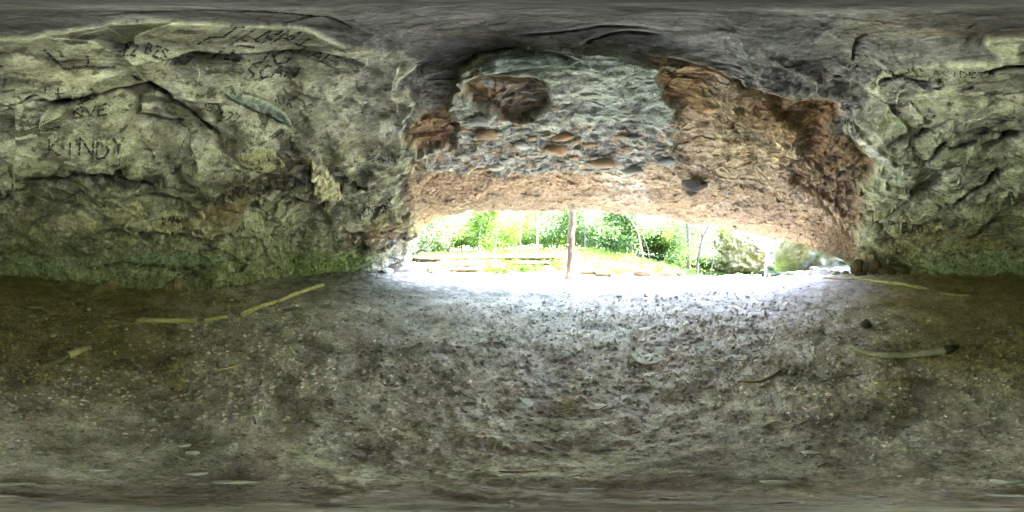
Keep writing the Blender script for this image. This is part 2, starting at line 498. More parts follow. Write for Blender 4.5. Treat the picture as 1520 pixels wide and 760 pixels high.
# fractures and ledges read off the rock one by one: (points, lip height m, fade px above, fade px below)
SEAMS = []
LEDGES = [
 ([(35, 140), (100, 138), (170, 132), (215, 125), (245, 142), (270, 160), (300, 178), (330, 200)], .20, 26, 14),
 ([(85, 262), (115, 246), (150, 236), (185, 240), (215, 262), (242, 288)], .34, 34, 16),
 ([(90, 288), (150, 278), (200, 285), (240, 290), (300, 285)], .16, 14, 10),
 ([(300, 300), (340, 268), (400, 255), (465, 250)], .16, 22, 14),
 ([(270, 345), (330, 348), (400, 352), (470, 348), (560, 338)], .22, 26, 18),
 ([(320, 300), (370, 315), (420, 330)], .14, 12, 8),
 ([(480, 255), (520, 270), (580, 285)], .18, 20, 10),
 ([(520, 375), (560, 362), (610, 342)], .3, 26, 12),
 ([(70, 345), (150, 352), (230, 345), (300, 350)], .18, 18, 14),
 ([(40, 330), (70, 312), (120, 302), (160, 300)], .14, 16, 10),
 ([(100, 400), (180, 392), (280, 398), (370, 385), (420, 365)], .12, 18, 14),
 ([(1390, 306), (1430, 292), (1462, 268), (1482, 243)], .26, 24, 14),
 ([(1395, 212), (1450, 212), (1490, 202), (1545, 186)], .26, 26, 18),
 ([(1300, 290), (1350, 318), (1400, 345), (1460, 352)], .16, 20, 12),
 ([(1280, 300), (1320, 345), (1345, 385)], .25, 20, 12),
 ([(1300, 118), (1340, 112), (1400, 122)], .15, 16, 8),
 ([(1450, 100), (1490, 90), (1530, 92)], .2, 16, 8),
 ([(1360, 240), (1385, 218), (1410, 200)], .18, 16, 10),
 ([(1400, 380), (1460, 368), (1530, 372)], .14, 18, 12),
 ([(1180, 262), (1210, 290), (1245, 330), (1275, 365)], .3, 18, 14),
 ([(965, 82), (1010, 92), (1070, 108), (1130, 138), (1180, 152)], .16, 20, 10),
 ([(740, 52), (820, 46), (900, 36), (960, 40)], .05, 10, 6),
 ([(860, 66), (900, 52), (940, 46), (1000, 52)], .05, 10, 6),
 ([(560, 330), (600, 322), (640, 330)], .15, 12, 8),
 ([(690, 92), (740, 76), (800, 72), (862, 84)], .14, 10, 8),
 ([(690, 105), (760, 102), (830, 96)], .10, 8, 6),
]
def ledge_field(pts, lip, up, dn):
    best = np.full(UU.shape, 1e9, np.float32); side = np.zeros(UU.shape, np.float32); edge = np.zeros(UU.shape, np.float32)
    U = UU + (UW - UU) * .45; V = VV + (VW - VV) * .45
    x_lo, x_hi = min(p[0] for p in pts), max(p[0] for p in pts)
    U = np.where(U < x_lo - 760, U + 1520, np.where(U > x_hi + 760, U - 1520, U))
    n = len(pts) - 1
    for a in range(n):
        (x0, y0), (x1, y1) = pts[a], pts[a + 1]
        L2 = (x1 - x0) ** 2 + (y1 - y0) ** 2
        t = np.clip(((U - x0) * (x1 - x0) + (V - y0) * (y1 - y0)) / L2, 0, 1)
        dx, dy = U - (x0 + t * (x1 - x0)), V - (y0 + t * (y1 - y0))
        d = np.hypot(dx, dy)
        s = np.sign((x1 - x0) * dy - (y1 - y0) * dx)
        near = d < best
        best = np.where(near, d, best); side = np.where(near, s, side); edge = np.where(near, (a + t) / n, edge)
    taper = sstep(0, .18, edge) * (1 - sstep(.82, 1, edge))
    f = np.where(side < 0, np.exp(-(best / up) ** 1.3) * lip * .5, -np.exp(-(best / dn) ** 1.2) * lip * .35)
    wv = 3.2 * (.5 + 1.2 * np.clip(wn2 + .45, 0, 1)) * (.6 + lip * 2)
    f = f - np.where(side < 0, np.exp(-(best / 2.2) ** 2), np.exp(-(best / wv) ** 2)) * (lip * .7 + .04)
    seam_w = 2.0 + 9 * lip * (.25 + 1.2 * np.clip(wn1 + .3, 0, 1))
    SEAMS.append(np.exp(-(np.where(side < 0, best * 1.6, best) / seam_w) ** 2) * taper * sstep(-.35, .1, wf1 + .5 * wn2))
    return blur(f * taper, 1)
for L in LEDGES:
    h += ledge_field(*L)
# the fault edge behind the camera: the wall left of it stands back
seam = sstep(22.5, 24.5, UU + (UW - UU) * .12) * (1 - sstep(24.5, 130, UU)) * sstep(130, 190, VV) * (1 - sstep(375, 400, VV))
h += .34 * seam * (UU < 400)

# loose-edged flakes standing proud of (or spalled out of) the rock: each one its own part
FLAKES = [  # name, polygon, proud m, albedo, label
 ('rock_flake', [(338, 134), (362, 138), (390, 148), (415, 163), (430, 181), (405, 172), (372, 158), (350, 146)], .05, (.23, .28, .25), 'smooth blue-green flake scar'),
 ('rock_flake', [(463, 218), (474, 236), (488, 262), (503, 275), (504, 292), (492, 303), (484, 290), (474, 282), (463, 279)], .26, (.47, .46, .30), 'bright cream triangular flake'),
 ('rock_flake', [(66, 325), (95, 315), (122, 308), (147, 322), (130, 333), (101, 343), (84, 332)], .11, (.40, .40, .27), 'pale flat flake'),
 ('rock_flake', [(150, 304), (180, 297), (208, 299), (213, 312), (190, 324), (168, 318)], .10, (.34, .33, .21), 'olive flake'),
 ('rock_flake', [(214, 336), (226, 322), (262, 313), (300, 318), (282, 332), (252, 340)], .12, (.41, .40, .25), 'pale flake with black lettering'),
 ('rock_flake', [(258, 340), (285, 335), (324, 340), (316, 344), (286, 343)], .12, (.44, .43, .31), 'thin cream flake'),
 ('rock_flake', [(449, 336), (466, 328), (482, 333), (474, 344), (460, 347)], .13, (.42, .42, .29), 'small cream flake'),
 ('rock_flake', [(428, 332), (446, 330), (450, 337), (438, 341)], .09, (.40, .40, .27), 'tiny cream flake'),
 ('rock_flake', [(296, 299), (302, 296), (303, 320), (297, 317)], .13, (.46, .38, .20), 'narrow yellow flake edge'),
 ('rock_flake', [(248, 414), (262, 408), (275, 406), (270, 411), (255, 417)], .04, (.40, .40, .26), 'pale sliver low on the wall'),
 ('rock_flake', [(345, 215), (372, 206), (405, 212), (420, 238), (395, 250), (360, 240)], .07, (.37, .37, .22), 'yellowish rounded flake'),
 ('rock_flake', [(0, 258), (14, 246), (24, 240), (25, 262), (12, 272), (6, 296)], .06, (.40, .42, .30), 'pale flake beside the fault edge'),
 ('rock_flake', [(1300, 114), (1330, 108), (1390, 116), (1402, 127), (1370, 135), (1322, 132), (1305, 124)], .10, (.34, .34, .31), 'smooth grey slab'),
 ('rock_flake', [(1262, 178), (1278, 196), (1310, 214), (1330, 232), (1312, 240), (1288, 224), (1266, 202)], .15, (.44, .44, .41), 'bright grey-white ledge edge'),
 ('rock_flake', [(1350, 150), (1362, 160), (1372, 178), (1362, 184), (1350, 168)], .06, (.42, .43, .36), 'cream spall'),
 ('rock_flake', [(1400, 250), (1425, 244), (1440, 262), (1425, 276), (1404, 270)], .07, (.40, .43, .34), 'pale green flake'),
 ('rock_flake', [(698, 100), (730, 84), (790, 74), (850, 76), (868, 82), (840, 92), (780, 98), (730, 106)], .05, (.20, .235, .225), 'blue-grey slab at the top of the boss'),
 ('rock_flake', [(868, 80), (930, 82), (962, 96), (955, 108), (900, 100), (872, 90)], .03, (.25, .29, .26), 'green-grey slab'),
 ('rock_flake', [(986, 88), (1006, 96), (996, 106), (982, 100)], .06, (.30, .29, .24), 'grey knob beside the ochre rock'),
]
reg = np.zeros(UU.shape, np.int32)                 # 0 ceiling, 1 wall, 2 conglomerate, 3 ochre overhang, 10+ flakes
reg[m_wall] = 1; reg[m_och] = 3; reg[m_cong] = 2
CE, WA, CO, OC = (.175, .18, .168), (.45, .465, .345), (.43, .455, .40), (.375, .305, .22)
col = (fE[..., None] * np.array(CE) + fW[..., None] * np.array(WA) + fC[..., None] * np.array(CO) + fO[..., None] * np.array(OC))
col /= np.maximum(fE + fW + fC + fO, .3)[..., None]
def paint(mask, c, a=1.0):
    global col
    k_ = np.clip(mask * a, 0, 1)[..., None]
    col = col * (1 - k_) + np.array(c) * k_
gw = fW * (0.55 + .45 * sstep(-.3, .3, fbm(P0 * .9 + 7, 4, 111)))
paint(gw * sstep(190, 290, VV + wn1 * 60), (.205, .225, .125), .85)          # olive algae, lower wall
paint(fW * sstep(345, 410, VV + wn2 * 60 + wf1 * 20), (.19, .225, .145), .75)             # green foot of the wall
paint(fW * blob(80, 395, 70, 14), (.33, .42, .33), .55)
paint(fW * blob(250, 385, 90, 12), (.20, .30, .20), .5)
paint(fW * blob(1440, 395, 90, 16), (.30, .40, .28), .5)
paint(fW * blob(1300, 200, 70, 60), (.44, .44, .40), .7)
paint(fW * blob(1400, 240, 110, 70), (.37, .42, .32), .6)
paint(fW * blob(1340, 195, 50, 26, 30), (.25, .27, .19), .6)
paint(fW * blob(560, 150, 70, 70), (.42, .42, .37), .7)
paint(fW * blob(450, 170, 70, 50), (.27, .27, .21), .45)
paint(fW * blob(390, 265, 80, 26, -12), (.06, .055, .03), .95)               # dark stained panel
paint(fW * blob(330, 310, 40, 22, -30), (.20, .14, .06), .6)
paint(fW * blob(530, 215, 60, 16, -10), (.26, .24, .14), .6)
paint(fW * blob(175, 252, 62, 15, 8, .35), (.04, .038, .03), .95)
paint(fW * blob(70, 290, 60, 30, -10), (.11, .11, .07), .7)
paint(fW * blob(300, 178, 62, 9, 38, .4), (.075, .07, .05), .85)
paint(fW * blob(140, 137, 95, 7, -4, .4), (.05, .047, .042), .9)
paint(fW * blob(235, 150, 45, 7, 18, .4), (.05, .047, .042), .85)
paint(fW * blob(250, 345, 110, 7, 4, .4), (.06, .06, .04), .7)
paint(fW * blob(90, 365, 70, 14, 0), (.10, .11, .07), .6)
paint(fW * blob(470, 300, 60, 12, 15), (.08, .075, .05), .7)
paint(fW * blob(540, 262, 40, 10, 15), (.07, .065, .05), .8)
paint(fW * blob(430, 205, 26, 10, 30), (.09, .085, .06), .7)
paint(fW * blob(1465, 205, 70, 8, -8, .4), (.06, .06, .05), .85)
paint(fW * blob(1440, 290, 45, 8, -38, .4), (.07, .07, .055), .85)
paint(fW * blob(1450, 330, 60, 14, 10), (.12, .125, .08), .6)
paint(fW * blob(1340, 300, 34, 8, 30), (.10, .105, .075), .7)
paint(fW * blob(240, 215, 60, 20, 40), (.12, .115, .075), .6)
paint(fW * blob(190, 72, 16, 6), (.10, .11, .10), .7); paint(fW * blob(232, 75, 18, 6), (.10, .11, .10), .7); paint(fW * blob(275, 92, 18, 6), (.10, .11, .10), .5)
paint(fW * blob(90, 100, 50, 20), (.46, .40, .27), .35)
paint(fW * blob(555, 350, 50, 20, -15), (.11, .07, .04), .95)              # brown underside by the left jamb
paint(fW * blob(590, 320, 40, 14, -15), (.22, .19, .09), .7)
paint(fW * blob(500, 390, 80, 20, -8), (.22, .34, .12), .65)                # fresh moss at the foot
paint(blob(585, 385, 45, 26, -20) * (UU < 640), (.52, .54, .52), .9)        # paler patch at the left jamb
paint(fW * blob(1420, 345, 90, 10, 12), (.24, .19, .08), .7)
paint(fW * blob(1350, 365, 60, 20), (.22, .20, .10), .6)
paint(fW * blob(10, 200, 16, 200, 0, .2, .2), (.24, .25, .19), .6)
paint(m_brown, (.14, .095, .06), .92)
paint(blob(1215, 185, 20, 45, 15) * fO, (.19, .11, .05), .8)
paint(blob(1240, 220, 30, 40, 15), (.15, .10, .06), .8)
paint(blob(1265, 262, 30, 22), (.12, .10, .075), .6)
paint(fO * blob(1120, 200, 60, 70, 20), (.50, .42, .26), .6)
paint(fO * blob(1010, 130, 70, 20, 30), (.33, .21, .09), .8)
paint(fO * blob(1160, 175, 70, 28, 15), (.24, .155, .075), .8)
paint(fO * blob(640, 205, 34, 45, 10, .9, 1.6), (.19, .11, .06), .9)
paint(fO * blob(650, 235, 30, 20), (.20, .12, .07), .7)
paint(fO * blob(780, 270, 200, 16), (.38, .26, .16), .6)
paint(fO * blob(700, 285, 90, 10), (.48, .33, .21), .5)
paint(fO * blob(930, 285, 40, 30, 40), (.50, .48, .43), .7)
paint(fO * blob(1100, 315, 60, 14, 12), (.46, .44, .38), .6)
paint(fO * sstep(-13, -3, VV - np.broadcast_to(vb[None, :], VV.shape)) * (UU > 640) * (UU < 1060), (.27, .265, .24), .85)
paint(fO * blob(1225, 345, 50, 16, 30), (.22, .17, .09), .7)
paint(fO * blob(1240, 372, 40, 10, 25), (.30, .30, .25), .7)
paint(np.clip(fO * 1.2, 0, 1) * sstep(262, 300, VV + wn1 * 22) * sstep(600, 640, UU) * (1 - sstep(1150, 1200, UU)), (.17, .125, .085), .72)   # iron-brown rock, darkened towards the lip to hold back its glare
paint(np.clip(fO * 1.2, 0, 1) * blob(1190, 352, 95, 26, 14), (.125, .095, .065), .85)  # right end of the lip painted darker so it does not glare
paint(fC * sstep(165, 205, VV + wn1 * 25), (.45, .44, .39), .8)
paint(fC * blob(690, 150, 40, 50), (.36, .40, .34), .6)
paint(fC * blob(940, 140, 60, 50), (.33, .385, .35), .7)
paint(fC * blob(800, 85, 110, 12), (.30, .36, .31), .7)
paint(fC * blob(720, 105, 45, 9), (.34, .22, .08), .7)
paint(blur(poly_mask(CAV, 1.2), 7), (.17, .125, .085), .92)
paint(blob(700, 135, 26, 16) * fC, (.24, .15, .07), .7)
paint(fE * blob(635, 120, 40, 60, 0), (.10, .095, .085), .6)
paint(fE * blob(680, 50, 60, 5), (.33, .19, .08), .5)
paint(fE * blob(1180, 20, 220, 6), (.30, .31, .29), .6)                     # pale patch nearly overhead
paint(fE * blob(930, 42, 80, 7), (.21, .215, .205), .6)
paint(fE * blob(1120, 65, 120, 18), (.21, .22, .215), .7)
paint(fE * blob(1350, 40, 100, 14), (.26, .25, .18), .6)
paint(fE * blob(1450, 50, 80, 6), (.17, .125, .065), .6)
paint(fE * blob(1265, 172, 30, 22), (.33, .33, .32), .8)
paint(fE * blob(1330, 95, 60, 16), (.30, .30, .27), .6)
paint(fE * blob(620, 70, 70, 16), (.24, .24, .23), .6)
for sm_ in SEAMS:                                                             # dark lines along the fractures, wider below each lip
    paint(sm_ * (fW + fE), (.045, .043, .036), .88)
gm = g2 - g1
paint(fC * (gid > .72) * sstep(.02, .18, gm) * sstep(150, 200, VV), (.40, .27, .16), .7)
paint(fC * (gid < .22) * sstep(.02, .18, gm), (.24, .25, .25), .7)
paint(fO * sstep(.1, .5, fbm(P0 * 3.2 + 3, 4, 131)), (.24, .155, .085), .7)
paint(fW * sstep(.18, .55, fbm(P0 * 2.4 + 9, 5, 133)), (.17, .17, .11), .7)
paint(fW * sstep(.30, .55, fbm(P0 * 4.5 + 29, 5, 153, .65)), (.07, .07, .055), .8)
paint(fW * sstep(.22, .6, fbm(P0 * 2.8 + 19, 5, 137)), (.52, .53, .44), .5)
paint(fE * sstep(.2, .6, fbm(P0 * 2.6 + 29, 5, 139)), (.28, .28, .26), .5)
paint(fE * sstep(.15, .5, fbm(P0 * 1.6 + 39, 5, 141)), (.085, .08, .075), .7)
for k_, (nm, pl, proud, c, lb) in enumerate(FLAKES):
    m_ = poly_mask(pl, .35)
    mb = blur(m_, 1)
    f_ = 0.65 + .35 * sstep(-.4, .4, fbm(P0 * 4, 3, 200 + k_))
    h += mb * proud * f_
    h -= np.clip(blur(m_, 8) - mb, 0, 1) * .06
    kk = m_[..., None]
    col = np.where(kk, np.array(c), col)
    reg[m_ & (reg == 1)] = 10 + k_
    reg[m_ & (reg != 1) & (reg < 10)] = 10 + k_
top_k = 1 - sstep(math.radians(86), math.radians(90), ph)
pos = base + BN * (h * top_k)[..., None]
NRM = grid_normals(pos - np.array([0, 0, HC]))
NRM = NRM * (1 - k) + np.array([0, 0, -1.0]) * k
NRM /= np.linalg.norm(NRM, axis=-1, keepdims=True)
idx = np.arange((NR + 1) * NC).reshape(NR + 1, NC)
quads = np.stack([idx[:-1], np.roll(idx, -1, 1)[:-1], np.roll(idx, -1, 1)[1:], idx[1:]], -1)
fr = reg[:-1]
pv, cv, nv = pos.reshape(-1, 3), col.reshape(-1, 3), NRM.reshape(-1, 3)
def cut(name, sel, parent=None):
    F = quads[sel].reshape(-1, 4)
    if not len(F): return None
    ids, inv = np.unique(F, return_inverse=True)
    me = mesh(name, pv[ids], inv.reshape(-1, 4).astype(np.int32), M['rock'], np.clip(cv[ids], .01, .9), False)
    return link(name, me, parent)
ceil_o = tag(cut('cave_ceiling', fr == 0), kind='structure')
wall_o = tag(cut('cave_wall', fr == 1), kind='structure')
cong_o = tag(cut('conglomerate_boss', fr == 2), kind='structure')
och_o = tag(cut('ochre_overhang', fr == 3), kind='structure')
for k_, (nm, pl, proud, c, lb) in enumerate(FLAKES):
    sel = fr == 10 + k_
    if sel.sum() < 4: continue
    xm = sum(p[0] for p in pl) / len(pl)
    ym = sum(p[1] for p in pl) / len(pl)
    par = cong_o if 690 < xm < 970 else och_o if 970 < xm < 1010 else wall_o
    o = cut(nm, sel, par)
    o['label'] = lb
def rockpt(u, v, lift=0.0):                        # a point on the finished rock face at a surveyed bearing
    c_ = (u % 1520) / 1520 * NC
    j0 = int(c_) % NC; j1 = (j0 + 1) % NC; fu = c_ - int(c_)
    pj = float(elev(v))
    e0 = float(elev(vb[j0]))
    t = min(max((pj - e0) / (math.pi / 2 - e0) * NR, 0), NR - 1.001)
    i0 = int(t); ft = t - i0
    def g(A): return (A[i0, j0] * (1 - fu) + A[i0, j1] * fu) * (1 - ft) + (A[i0 + 1, j0] * (1 - fu) + A[i0 + 1, j1] * fu) * ft
    p, n = g(pos), g(BN)
    return p + n * lift, n
# the outer cliff above the opening
js = np.where((uu > 560) & (uu < 1300))[0]
lip = pos[0, js]
out = lip.copy(); out[:, 2] = 0
out /= np.linalg.norm(out, axis=1, keepdims=True)
rows = [lip]
for a, b in ((.12, .05), (.35, .25), (.5, .7), (.45, 1.4), (.6, 2.2), (.4, 3.2), (.2, 4.2), (-.5, 5.4)):
    r_ = lip + out * a + np.array([0, 0, b])
    n_ = fbm(r_ * .9, 4, 301)
    rows.append(r_ + out * (n_ * .3 * min(1, b))[:, None])
R_ = np.array(rows)
ci = np.arange(R_.shape[0] * len(js)).reshape(R_.shape[0], len(js))
Fq = np.stack([ci[:-1, :-1], ci[:-1, 1:], ci[1:, 1:], ci[1:, :-1]], -1).reshape(-1, 4)
tag(link('cliff_face', mesh('cliff_face', R_.reshape(-1, 3), Fq, M['rock'], np.tile((.36, .31, .22), (R_.shape[0] * len(js), 1)))), kind='structure')

# the hill the shelter is hollowed into
HN = 240
hu_ = np.arange(HN) / HN * 1520.0
hd_ = np.interp(hu_, uu, db)
op = ((hu_ > 566) & (hu_ < 1294))
lr, lz = np.interp(hu_, uu, db), np.interp(hu_, uu, pos[0, :, 2])
hr_ = []
for k_ in range(9):
    a_in = np.where(op, lr - 8.2 * 1, hd_ + 3.0)
    if k_ == 0: r_, z_ = np.where(op, lr - .2, hd_ + 3.0), np.where(op, lz + 5.2, -1.5)
    elif k_ == 1: r_, z_ = np.where(op, lr - .4, hd_ + 2.6), np.where(op, np.maximum(lz + 5.5, 7), 4.0)
    elif k_ == 2: r_, z_ = np.where(op, lr - .8, hd_ + 1.0), np.where(op, np.maximum(lz + 6, 8), 8.0)
    else:
        f_ = (k_ - 2) / 6
        r_, z_ = np.where(op, lr - .8, hd_ + 1.0) * (1 - f_) + .01 * f_, np.where(op, np.maximum(lz + 6, 8), 8.0) * (1 - f_) + 13.0 * f_
    hr_.append(np.stack([np.sin(bearing(hu_)) * r_, np.cos(bearing(hu_)) * r_, z_ + 0 * r_], -1))
hr_ = np.array(hr_)
hi_ = np.arange(hr_.shape[0] * HN).reshape(-1, HN)
Fq = np.stack([hi_[:-1], np.roll(hi_, -1, 1)[:-1], np.roll(hi_, -1, 1)[1:], hi_[1:]], -1).reshape(-1, 4)
tag(link('hill', mesh('hill', hr_.reshape(-1, 3), Fq, M['hill'], np.tile((.08, .10, .04), (hr_.shape[0] * HN, 1)))), kind='structure')

# ---------------------------------------------------------------- writing on the rock
GL = {'A': [[(0,0),(.5,1),(1,0)],[(.2,.4),(.8,.4)]], 'B': [[(0,0),(0,1),(.7,.9),(.6,.55),(0,.5),(.8,.4),(.8,.1),(0,0)]], 'C': [[(1,.85),(.5,1),(0,.5),(.5,0),(1,.15)]],
 'D': [[(0,0),(0,1),(.7,.85),(1,.5),(.7,.1),(0,0)]], 'E': [[(1,1),(0,1),(0,0),(1,0)],[(0,.5),(.7,.5)]], 'G': [[(1,.8),(.5,1),(0,.5),(.5,0),(1,.2),(1,.5),(.6,.5)]],
 'H': [[(0,0),(0,1)],[(1,0),(1,1)],[(0,.5),(1,.5)]], 'I': [[(.5,0),(.5,1)]], 'J': [[(.8,1),(.8,.2),(.4,0),(0,.2)]], 'K': [[(0,0),(0,1)],[(1,1),(0,.45),(1,0)]], 'L': [[(0,1),(0,0),(1,0)]],
 'M': [[(0,0),(.1,1),(.5,.3),(.9,1),(1,0)]], 'N': [[(0,0),(0,1),(1,0),(1,1)]], 'O': [[(.5,1),(0,.5),(.5,0),(1,.5),(.5,1)]], 'P': [[(0,0),(0,1),(.9,.85),(.8,.5),(0,.45)]],
 'R': [[(0,0),(0,1),(.9,.8),(.7,.5),(0,.5),(1,0)]], 'S': [[(1,.85),(.4,1),(.1,.7),(.9,.35),(.6,0),(0,.12)]], 'T': [[(0,1),(1,1)],[(.5,1),(.5,0)]], 'U': [[(0,1),(.05,.2),(.5,0),(.95,.2),(1,1)]],
 'V': [[(0,1),(.5,0),(1,1)]], 'W': [[(0,1),(.25,0),(.5,.7),(.75,0),(1,1)]], 'Y': [[(0,1),(.5,.5),(1,1)],[(.5,.5),(.5,0)]], 'Z': [[(0,1),(1,1),(0,0),(1,0)]], '2': [[(0,.8),(.5,1),(.9,.7),(0,0),(1,0)]], '7': [[(0,1),(1,1),(.4,0)]]}
def writing(strokes, wpx, mat, label, parent, lift=.022):
    V, F = [], []
    r_ = random.Random(hash(label) & 0xffff)
    for st in strokes:
        pts = []
        for (x0, y0), (x1, y1) in zip(st[:-1], st[1:]):
            n = max(2, int(math.hypot(x1 - x0, y1 - y0) / 1.0))
            pts += [(x0 + (x1 - x0) * i / n, y0 + (y1 - y0) * i / n) for i in range(n)]
        pts.append(st[-1])
        m_ = len(pts); b0 = len(V)
        for i, (x, y) in enumerate(pts):
            x2, y2 = pts[min(i + 1, m_ - 1)]; x1, y1 = pts[max(i - 1, 0)]
            tx, ty = x2 - x1, y2 - y1
            l = math.hypot(tx, ty) or 1
            hw = wpx * .68 * (.55 + .8 * r_.random())
            for s in (-1, 0, 1):
                px, py = x - ty / l * hw * s, y + tx / l * hw * s
                V.append(rockpt(px, py, lift)[0])
        for i in range(m_ - 1):
            a = b0 + i * 3
            F += [(a, a + 1, a + 4, a + 3), (a + 1, a + 2, a + 5, a + 4)]
    o = link('graffiti', mesh('graffiti', V, np.array(F, np.int32), M[mat]), parent)
    o['label'] = label
    return o
def word(txt, u0, v0, u1, v1, hpx, wpx=1.6, mat='ink', lean=0.0, label=None, parent=None, gap=.3):
    r_ = random.Random(txt + str(u0))
    n = len(txt)
    dx, dy = (u1 - u0), (v1 - v0)
    cw = 1 / (n + gap * (n - 1))
    sts = []
    for i, ch in enumerate(txt):
        if ch not in GL: continue
        jy = r_.uniform(-.1, .1) * hpx; js_ = r_.uniform(.85, 1.15)
        for st in GL[ch]:
            q = []
            for x, y in st:
                f = (i * (1 + gap) + x) * cw
                yy = (y - .5) * hpx * js_
                q.append((u0 + dx * f + lean * yy + r_.uniform(-.5, .5), v0 + dy * f - yy + jy + r_.uniform(-.5, .5)))
            sts.append(q)
    return writing(sts, wpx, mat, label or ('writing that reads ' + txt), parent or wall_o)
word('KINDY', 76, 199, 186, 207, 17, 2.2, label='large charcoal writing KINDY')
word('CWWD', 40, 168, 140, 178, 18, 1.5, 'ink_faint', label='faded scrawl above KINDY')
word('NVE', 112, 156, 160, 152, 12, 1.8, label='small charcoal letters above KINDY')
word('LUANA', 130, 225, 200, 228, 6, .9, 'ink_faint', label='thin line of small script')
writing([[(66, 70), (84, 86), (98, 97)], [(98, 97), (130, 96), (172, 98)], [(88, 72), (96, 82)], [(130, 80), (132, 90), (128, 96)]], 3.0, 'ink', 'big tilted letter L', wall_o)
word('II', 62, 122, 96, 122, 9, 1.8, label='two short charcoal strokes')
writing([[(110, 120), (122, 116), (128, 122)], [(136, 124), (146, 114)], [(155, 118), (185, 122)]], 1.4, 'ink_faint', 'faint scratched mark', wall_o)
word('EZ', 186, 72, 204, 74, 14, 2.6, 'ink', .3, label='blotched dark letters')
word('BZS', 218, 70, 248, 82, 14, 2.4, 'ink', .3, label='blotched dark letters beside them')
word('MZ', 262, 94, 284, 94, 12, 2.2, 'ink', .4, label='smudged dark letters')
writing([[(293, 66), (312, 55), (345, 55), (368, 62)], [(293, 66), (302, 63)]], 2.2, 'ink', 'roof-shaped charcoal stroke', wall_o)
word('TIMM', 330, 46, 440, 54, 18, 2.6, 'ink', 1.3, label='large slanting charcoal writing, top row')
word('NN', 356, 58, 452, 62, 12, 2.2, 'ink', 1.6, label='slanting charcoal strokes')
word('IEJG', 312, 80, 432, 88, 20, 2.4, 'ink', .9, label='large slanting charcoal writing, middle row')
word('SCAN', 366, 108, 442, 106, 18, 2.4, 'ink', .5, label='large slanting charcoal writing, lower row')
word('TAE', 440, 72, 500, 92, 10, 1.8, 'ink', 1.2, label='slanted letters right of the large writing')
word('AIA', 408, 142, 432, 150, 10, 1.5, 'ink', label='small charcoal letters AIA')
word('CHI77', 305, 152, 352, 172, 12, 1.5, 'ink', .6, label='cursive scrawl beside the blue-green flake')
word('ITTTTII', 545, 70, 600, 104, 10, 1.2, 'ink_faint', .6, label='row of tally-like scratches')
writing([[(485, 115), (520, 116)], [(500, 108), (512, 112)], [(470, 96), (490, 94)]], 1.5, 'ink_faint', 'short horizontal scratches', wall_o)
word('CHUI', 515, 180, 565, 205, 13, 1.2, 'ink_faint', .4, label='faint scratched letters near the ceiling edge')
word('DEVLIN', 545, 223, 586, 219, 8, 1.3, 'ink', label='small dark writing on the brown ledge')
word('NOUNTEN', 330, 282, 452, 264, 15, 2.4, 'ink', label='broad dark writing NOUNTEN')
word('HA', 378, 226, 416, 221, 8, 1.3, 'ink', label='two small letters HA')
word('VENSKE', 531, 312, 577, 304, 11, 1.9, 'ink', label='black writing VENSKE')
word('RANK', 241, 320, 271, 322, 9, 1.7, 'ink', label='black writing RANK')
word('SAN', 32, 318, 44, 321, 6, .8, 'ink_faint', label='tiny scratched letters')
word('PAT', 1484, 281, 1519, 287, 9, 1.6, 'ink', label='black writing PAT')
word('DIETO', 1319, 328, 1370, 336, 8, 1.5, 'ink', label='dark writing DIETO')
writing([[(1319, 101), (1324, 106), (1330, 111)], [(1330, 110), (1345, 107), (1350, 104)], [(1347, 100), (1352, 106)], [(1365, 99), (1369, 104)]], 1.8, 'ink', 'black chalk-like ticks', wall_o)
word('ACIDETA', 1385, 104, 1476, 102, 8, 1.3, 'ink', label='dotted row of small letters')
word('CO', 1246, 162, 1276, 160, 8, 1.4, 'ink', label='looped scrawl', parent=ceil_o)
word('UNM', 1236, 180, 1266, 186, 9, 1.4, 'ink', label='scrawl beneath the loops', parent=ceil_o)
word('VET', 1078, 182, 1106, 186, 10, 1.4, 'ink_faint', .4, label='scratched letters VET', parent=och_o)
word('MED', 1092, 198, 1128, 208, 12, 1.4, 'ink_faint', .4, label='scratched letters MED', parent=och_o)

rg = random.Random(404)
for i in range(16):
    u_, v_ = rg.uniform(40, 590), rg.uniform(70, 215)
    st_ = []
    for _ in range(rg.randint(2, 5)):
        x_, y_ = u_ + rg.uniform(-14, 14), v_ + rg.uniform(-6, 6)
        st_.append([(x_, y_), (x_ + rg.uniform(-5, 5), y_ + rg.uniform(-6, 6)), (x_ + rg.uniform(-10, 10), y_ + rg.uniform(-6, 6))])
    writing(st_, rg.uniform(.9, 1.5), rg.choice(['ink', 'ink_faint']), 'small faded charcoal scrawl', wall_o)

